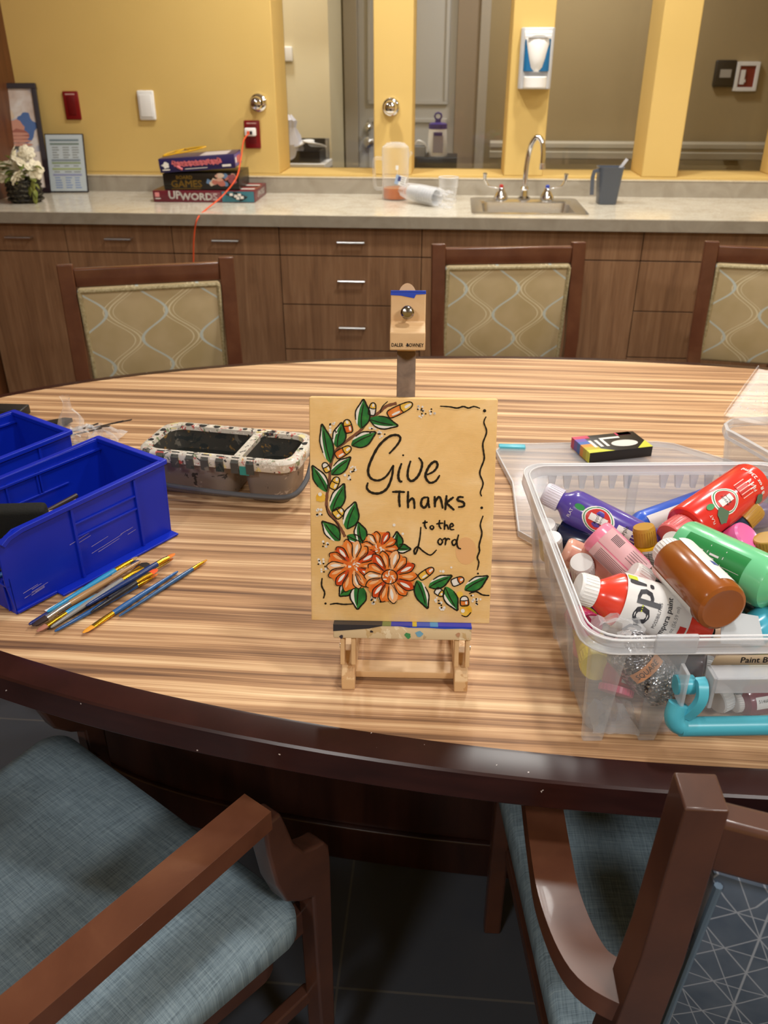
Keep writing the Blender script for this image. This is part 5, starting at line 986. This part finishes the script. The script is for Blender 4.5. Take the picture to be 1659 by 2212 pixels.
# silver glitter tube with an orange band
GLT=mat('silver_glitter','a9a9ad',.22,.9); t=NT(GLT); vo=t.n('ShaderNodeTexVoronoi'); vo.inputs['Scale'].default_value=420; t.l(t.coord(),vo.inputs['Vector']); t.col(t.ramp(vo.outputs['Color'],[(.2,'55555a'),(.6,'a5a5ab'),(.85,'f4f4f6')])); t.bump(vo.outputs['Distance'],.8,.002)
A=Vector((0.191,0.72,0.868)); B=Vector((0.248,0.705,0.812)); dd=B-A; t_=thing('glitter_tube','silver glitter tube with an orange band behind the front wall','glitter tube',A,rot=dd.to_track_quat('Z','Y'))
b=MB(); L_g=dd.length; b.lathe([(.016,0),(.0245,.008),(.026,L_g*.5),(.0235,L_g*.9),(.015,L_g)],GLT,28); b.build('tube_body',t_)
lc=dd.to_track_quat('Z','Y').inverted()@(CAMP-(A+B)/2); ac=math.atan2(lc.y,lc.x); b=MB(); arc(b,.0268,L_g*.32,L_g*.47,ac-.75,ac+.7,mat('orange_band','e39a62',.5),14); wraptext(b,'SQUARE',.0085,.0272,L_g*.395,ac,ink,False,-1,sx=.9); b.build('band',t_)
b=MB(); crumple(b,.05,.05,.03,clear('crumpled_clear','ffffff','eeeef0',.2,.15,.5),9,9); o=b.build('clear_wrapper',auto=10); o.location=(PBT@Vector((.048,.035,.006))); tag(o,'crumpled clear wrapper at the bottom front left corner of the box','wrapper')
b=MB(); crumple(b,.055,.05,.018,FILM,19,9); o=b.build('clear_wrapper',auto=10); o.location=(0.192,0.733,0.868); tag(o,'clear ribbed film under the neck of the pop bottle at the front rim','wrapper')
b=MB(); b.prism([(-.03,-.02),(.02,-.025),(.03,.01),(-.01,.02)],0,.001,mat('grey_foil','a9adb0',.35)); o=b.build('grey_packet'); o.location=(0.313,0.737,0.882); o.rotation_euler=(.4,.1,.3); tag(o,'flat grey packet corner right of the brown bottle base','packet')

# ================================================================ CHAIRS
MAH=grain('mahogany_frame','553020','6f4731',(3,3,3),3,.28,.5,.1,c3='613a28'); MAHD=grain('mahogany_dark','432a22','573629',(3,3,3),3,.3,.5,.15)
TAN=mat('tan_brocade','a8936d',.5,spec=.4); t=NT(TAN); tc=t.n('ShaderNodeTexCoord'); sp=t.n('ShaderNodeSeparateXYZ'); t.l(tc.outputs['Object'],sp.inputs[0])
u=t.math('MULTIPLY',sp.outputs['X'],1/.166); v=t.math('MULTIPLY',sp.outputs['Z'],2*PI/.165); sn=t.math('MULTIPLY',t.math('SINE',v),.23)
def wave(sgn,off,wd):
    a=t.math('ADD',t.math('ADD',u,t.math('MULTIPLY',sn,sgn)),off); fr_=t.math('ABSOLUTE',t.math('SUBTRACT',t.math('FRACT',a),.5)); k=t.n('ShaderNodeMapRange'); k.inputs[1].default_value=wd; k.inputs[2].default_value=wd*.6; t.l(fr_,k.inputs[0]); return k.outputs[0]
base=t.ramp(t.noise(t.coord((1,1,1)),7,3),[(.35,'b9a57b'),(.65,'cab690')]); CR='eadfbd'
c=t.mix(t.math('MULTIPLY',wave(-1,.0,.020),.8),base,CR); c=t.mix(t.math('MULTIPLY',wave(-1,.09,.014),.8),c,CR); c=t.mix(t.math('MULTIPLY',wave(-1,-.07,.012),.6),c,CR); c=t.mix(wave(1,.5,.034),c,'c9d1cb'); t.col(c)
TANS=grain('tan_seat_fabric','8e7a56','a08b64',(1,1,1),30,.8); PIP=grain('tan_piping','8c7d5a','cbbf9c',(1,1,1),160,.6,c3='b0a27c')
def side_chair(label,loc,rz):
    t_=thing('dining_chair',label,'chair',loc,rz,group='tan patterned chairs along the far side of the table')
    for s in (-1,1):
        b=MB(); b.tube([(s*.205,.10,0),(s*.205,.02,.30),(s*.210,-.045,.47),(s*.2185,-.03,.62),(s*.2185,0,.915),(s*.2185,.0005,.920)],1,MAH,sec=[(-.021,-.014),(.021,-.014),(.021,.014),(-.021,.014)],up=(0,1,0)); b.build('back_post',t_,bevel=.003)
        b=MB(); b.tube([(s*.20,-.455,.42),(s*.205,-.465,0)],[1,.75],MAH,sec=[(-.02,-.02),(.02,-.02),(.02,.02),(-.02,.02)],up=(0,1,0)); b.build('leg',t_,bevel=.003)
    b=MB(); b.box((-.198,-.012,.858),(.198,.012,.908),MAH,bev=.004); b.build('top_rail',t_); b=MB(); b.box((-.19,-.055,.495),(.19,-.035,.525),MAH,bev=.004); b.build('lower_rail',t_)
    TL=T3((0,-.003,.86))@RX(math.radians(6)); b=MB(); b.box((-.197,-.022,-.325),(.197,.014,-.002),TAN,TL,bev=.01); o=b.build('back_panel',t_)
    b=MB(); P_=[(-.190,-.022,-.318),(-.190,-.022,-.012),(-.186,-.022,-.008),(.186,-.022,-.008),(.190,-.022,-.012),(.190,-.022,-.318)]; b.tube([TL@Vector(p) for p in P_],.0065,PIP,8); b.build('piping',o)
    b=MB(); loft(b,[ring(-.225,.225,-.49,-.04,.40,.04),ring(-.235,.235,-.50,-.035,.415,.05),ring(-.235,.235,-.50,-.035,.455,.05),ring(-.215,.215,-.48,-.05,.478,.05)],TANS,cap0=True); b.build('seat',t_)
    b=MB(); 
    for q in ((-.21,-.475,.21,-.455),(-.21,-.06,.21,-.04),(-.215,-.47,-.195,-.05),(.195,-.47,.215,-.05)): b.box((q[0],q[1],.35),(q[2],q[3],.40),MAH)
    b.build('seat_frame',t_,bevel=.002); return t_
side_chair('tan patterned chair at the left, turned slightly, behind the brush washer',(-.853,2.315,0),math.radians(18))
side_chair('tan patterned chair in the middle behind the easel and below the sink',(.172,2.663,0),math.radians(8.7))
side_chair('tan patterned chair cut by the right edge of the picture',(1.02,2.71,0),math.radians(-9))
BLF=mat('blue_grey_seat','758894',.75,spec=.25); t=NT(BLF); a=t.noise(t.coord((30,700,1)),1.0,3,.6); c_=t.noise(t.coord((700,30,1)),1.0,3,.6); f=t.math('ADD',t.math('MULTIPLY',a,.5),t.math('MULTIPLY',c_,.5)); t.col(t.ramp(f,[(.34,'5f6e78'),(.5,'7b8e99'),(.66,'93a5ae')])); t.bump(f,.3,.0006)
GEO=mat('geometric_fabric','4c5867',.7,spec=.25); t=NT(GEO); tc=t.n('ShaderNodeTexCoord'); sp=t.n('ShaderNodeSeparateXYZ'); t.l(tc.outputs['Object'],sp.inputs[0]); col=t.ramp(t.noise(t.coord(),30,3),[(.35,'465263'),(.65,'535e6e')])
def fam(ang,pitch,off,wd,colr,c):
    x=t.math('MULTIPLY',sp.outputs['X'],math.cos(ang)/pitch); z=t.math('MULTIPLY',sp.outputs['Z'],math.sin(ang)/pitch); a=t.math('FRACT',t.math('ADD',t.math('ADD',x,z),off)); d=t.math('ABSOLUTE',t.math('SUBTRACT',a,.5)); k=t.n('ShaderNodeMapRange'); k.inputs[1].default_value=wd/pitch; k.inputs[2].default_value=wd/pitch*.5; t.l(d,k.inputs[0]); return t.mix(k.outputs[0],c,colr)
p=.042
for ang,pit,wd in ((0.0,p,.0011),(PI/2,p*1.15,.0008),(math.atan2(1/1.15,1),p/1.325,.0008),(math.atan2(-1/1.15,1),p/1.325,.0008),(math.atan2(1/1.15,2),p*.92,.0006)): col=fam(ang,pit,0,wd,'8b93a0',col)
t.col(col); BPIP=mat('blue_piping','56697c',.6); PIPD=mat('seat_underside','2a2420',.9)
def arm_chair(label,loc,rz):
    t_=thing('armchair',label,'chair',loc,rz,group='blue armchairs on the near side of the table')
    def sr(ins,z,r=.038):
        hw,hb=.27-ins,.222-ins; P_=[]
        for cx,cy,a0,a1 in ((hw-r,.015-r-ins,0,PI/2),(-hw+r,.015-r-ins,PI/2,PI),(-hb+.03,-.46+.03+ins,PI,1.5*PI),(hb-.03,-.46+.03+ins,1.5*PI,2*PI)):
            rr=r if a0<PI else .03
            for k in range(7): a=a0+(a1-a0)*k/6; P_.append((cx+rr*math.cos(a),cy+rr*math.sin(a),z))
        return P_
    b=MB(); loft(b,[sr(.012,.415),sr(0,.425),sr(0,.452),sr(.006,.463),sr(.03,.472),sr(.10,.478,.04)],BLF,cap0=True); b.build('seat',t_,auto=70)
    b=MB(); loft(b,[sr(.03,.36),sr(.024,.362),sr(.024,.418)],MAHD,cap0=True); b.build('seat_frame',t_)
    for s in (-1,1):
        b=MB(); P_=catmull([(s*.180,-.482,.668),(s*.196,-.480,.667),(s*.226,-.458,.666),(s*.243,-.40,.665),(s*.247,-.33,.664),(s*.247,-.18,.662),(s*.247,-.03,.660)],7)
        b.tube(P_,1,MAH,sec=[(-.021,-.015),(.021,-.015),(.021,.013),(-.021,.013)],up=(0,0,1)); b.build('armrest',t_,bevel=.004)
        b=MB(); pf=[(-.050,.672),(-.010,.672),(.000,.64),(.008,.60),(.022,.565),(.045,.545),(.066,.535),(.070,.50),(.068,.0),(.038,.0),(.036,.47),(.012,.475),(-.015,.50),(-.030,.54),(-.038,.60),(-.044,.645)]
        pf=[(-.036,.648),(-.010,.648),(-.002,.62),(.008,.58),(.024,.552),(.046,.54),(.060,.535),(.068,.52),(.070,.49),(.062,.0),(.036,.0),(.034,.455),(.012,.470),(-.012,.495),(-.026,.54),(-.034,.60)]
        V=[Vector((s*.247-.015,y,z)) for y,z in pf]+[Vector((s*.247+.015,y,z)) for y,z in pf]; n=len(pf); b.add(V,[tuple(range(n)),tuple(range(n,2*n))[::-1]]+[(k,(k+1)%n,n+(k+1)%n,n+k) for k in range(n)],MAHD,True); b.build('front_leg',t_,bevel=.004,auto=50)
        b=MB(); b.tube([(s*.215,-.56,0),(s*.206,-.50,.40),(s*.198,-.487,.56),(s*.181,-.484,.75),(s*.172,-.476,.912),(s*.172,-.4762,.916)],[1.1,1.25,1.2,1.08,1,.97],MAHD,sec=[(-.0165,-.018),(.0165,-.018),(.0165,.018),(-.0165,.018)],up=(0,1,0)); b.build('back_post',t_,bevel=.006)
        b=MB(); b.box((-.009,-.47,.20),(.009,.045,.225),MAHD,T3((s*.225,0,0))@RZ(-s*.11)); b.box((-.010,-.45,.36),(.010,.045,.405),MAHD,T3((s*.225,0,0))@RZ(-s*.08)); b.build('side_stretcher',t_,bevel=.003)
    b=MB(); P_=catmull([(-.168,-.476,.874),(-.08,-.500,.874),(0,-.508,.874),(.08,-.500,.874),(.168,-.476,.874)],6); b.tube(P_,1,MAHD,sec=[(-.013,-.028),(.013,-.028),(.013,.026),(-.013,.026)],up=(0,0,1)); b.build('top_rail',t_,bevel=.005)
    b=MB(); V=[];F=[]; n=12
    for i in range(n+1):
        u=i/n; x=-.146+.292*u; yb=-.484-.028*(1-(2*u-1)**2)
        for z,dy in ((.52,.008),(.54,.0),(.68,-.002),(.81,.0),(.826,.008)): V.append((x*(1+.06*(1-(z-.52)/.3)),yb+dy+(.02*(1-(z-.52)/.3)),z))
        for z in (.826,.52): V.append((x*(1+.06*(1-(z-.52)/.3)),yb+.036+(.02*(1-(z-.52)/.3)),z))
    for i in range(n):
        for j in range(7): F.append((i*7+j,(i+1)*7+j,(i+1)*7+(j+1)%7,i*7+(j+1)%7))
    F.append(tuple(range(7))); F.append(tuple(n*7+k for k in range(7))[::-1]); b.add(V,F,GEO,True); o=b.build('back_panel',t_,auto=60)
    for s in (-1,1):
        b=MB(); b.tube([(s*(.144*(1+.06*(1-(z-.52)/.3))),-.484+.02*(1-(z-.52)/.3)-.001,z) for z in (.52,.6,.68,.75,.822)],.0035,BPIP,8); b.build('piping',o)
    return t_
arm_chair('blue-grey seated armchair at the lower left, turned towards the table centre',(-.385,.81,0),-math.radians(33.1))
arm_chair('armchair at the lower right seen from behind with geometric blue backrest',(.367,.95,0),math.radians(1.0))
bpy.context.view_layer.update()
for m_ in bpy.data.materials: m_.use_fake_user=False
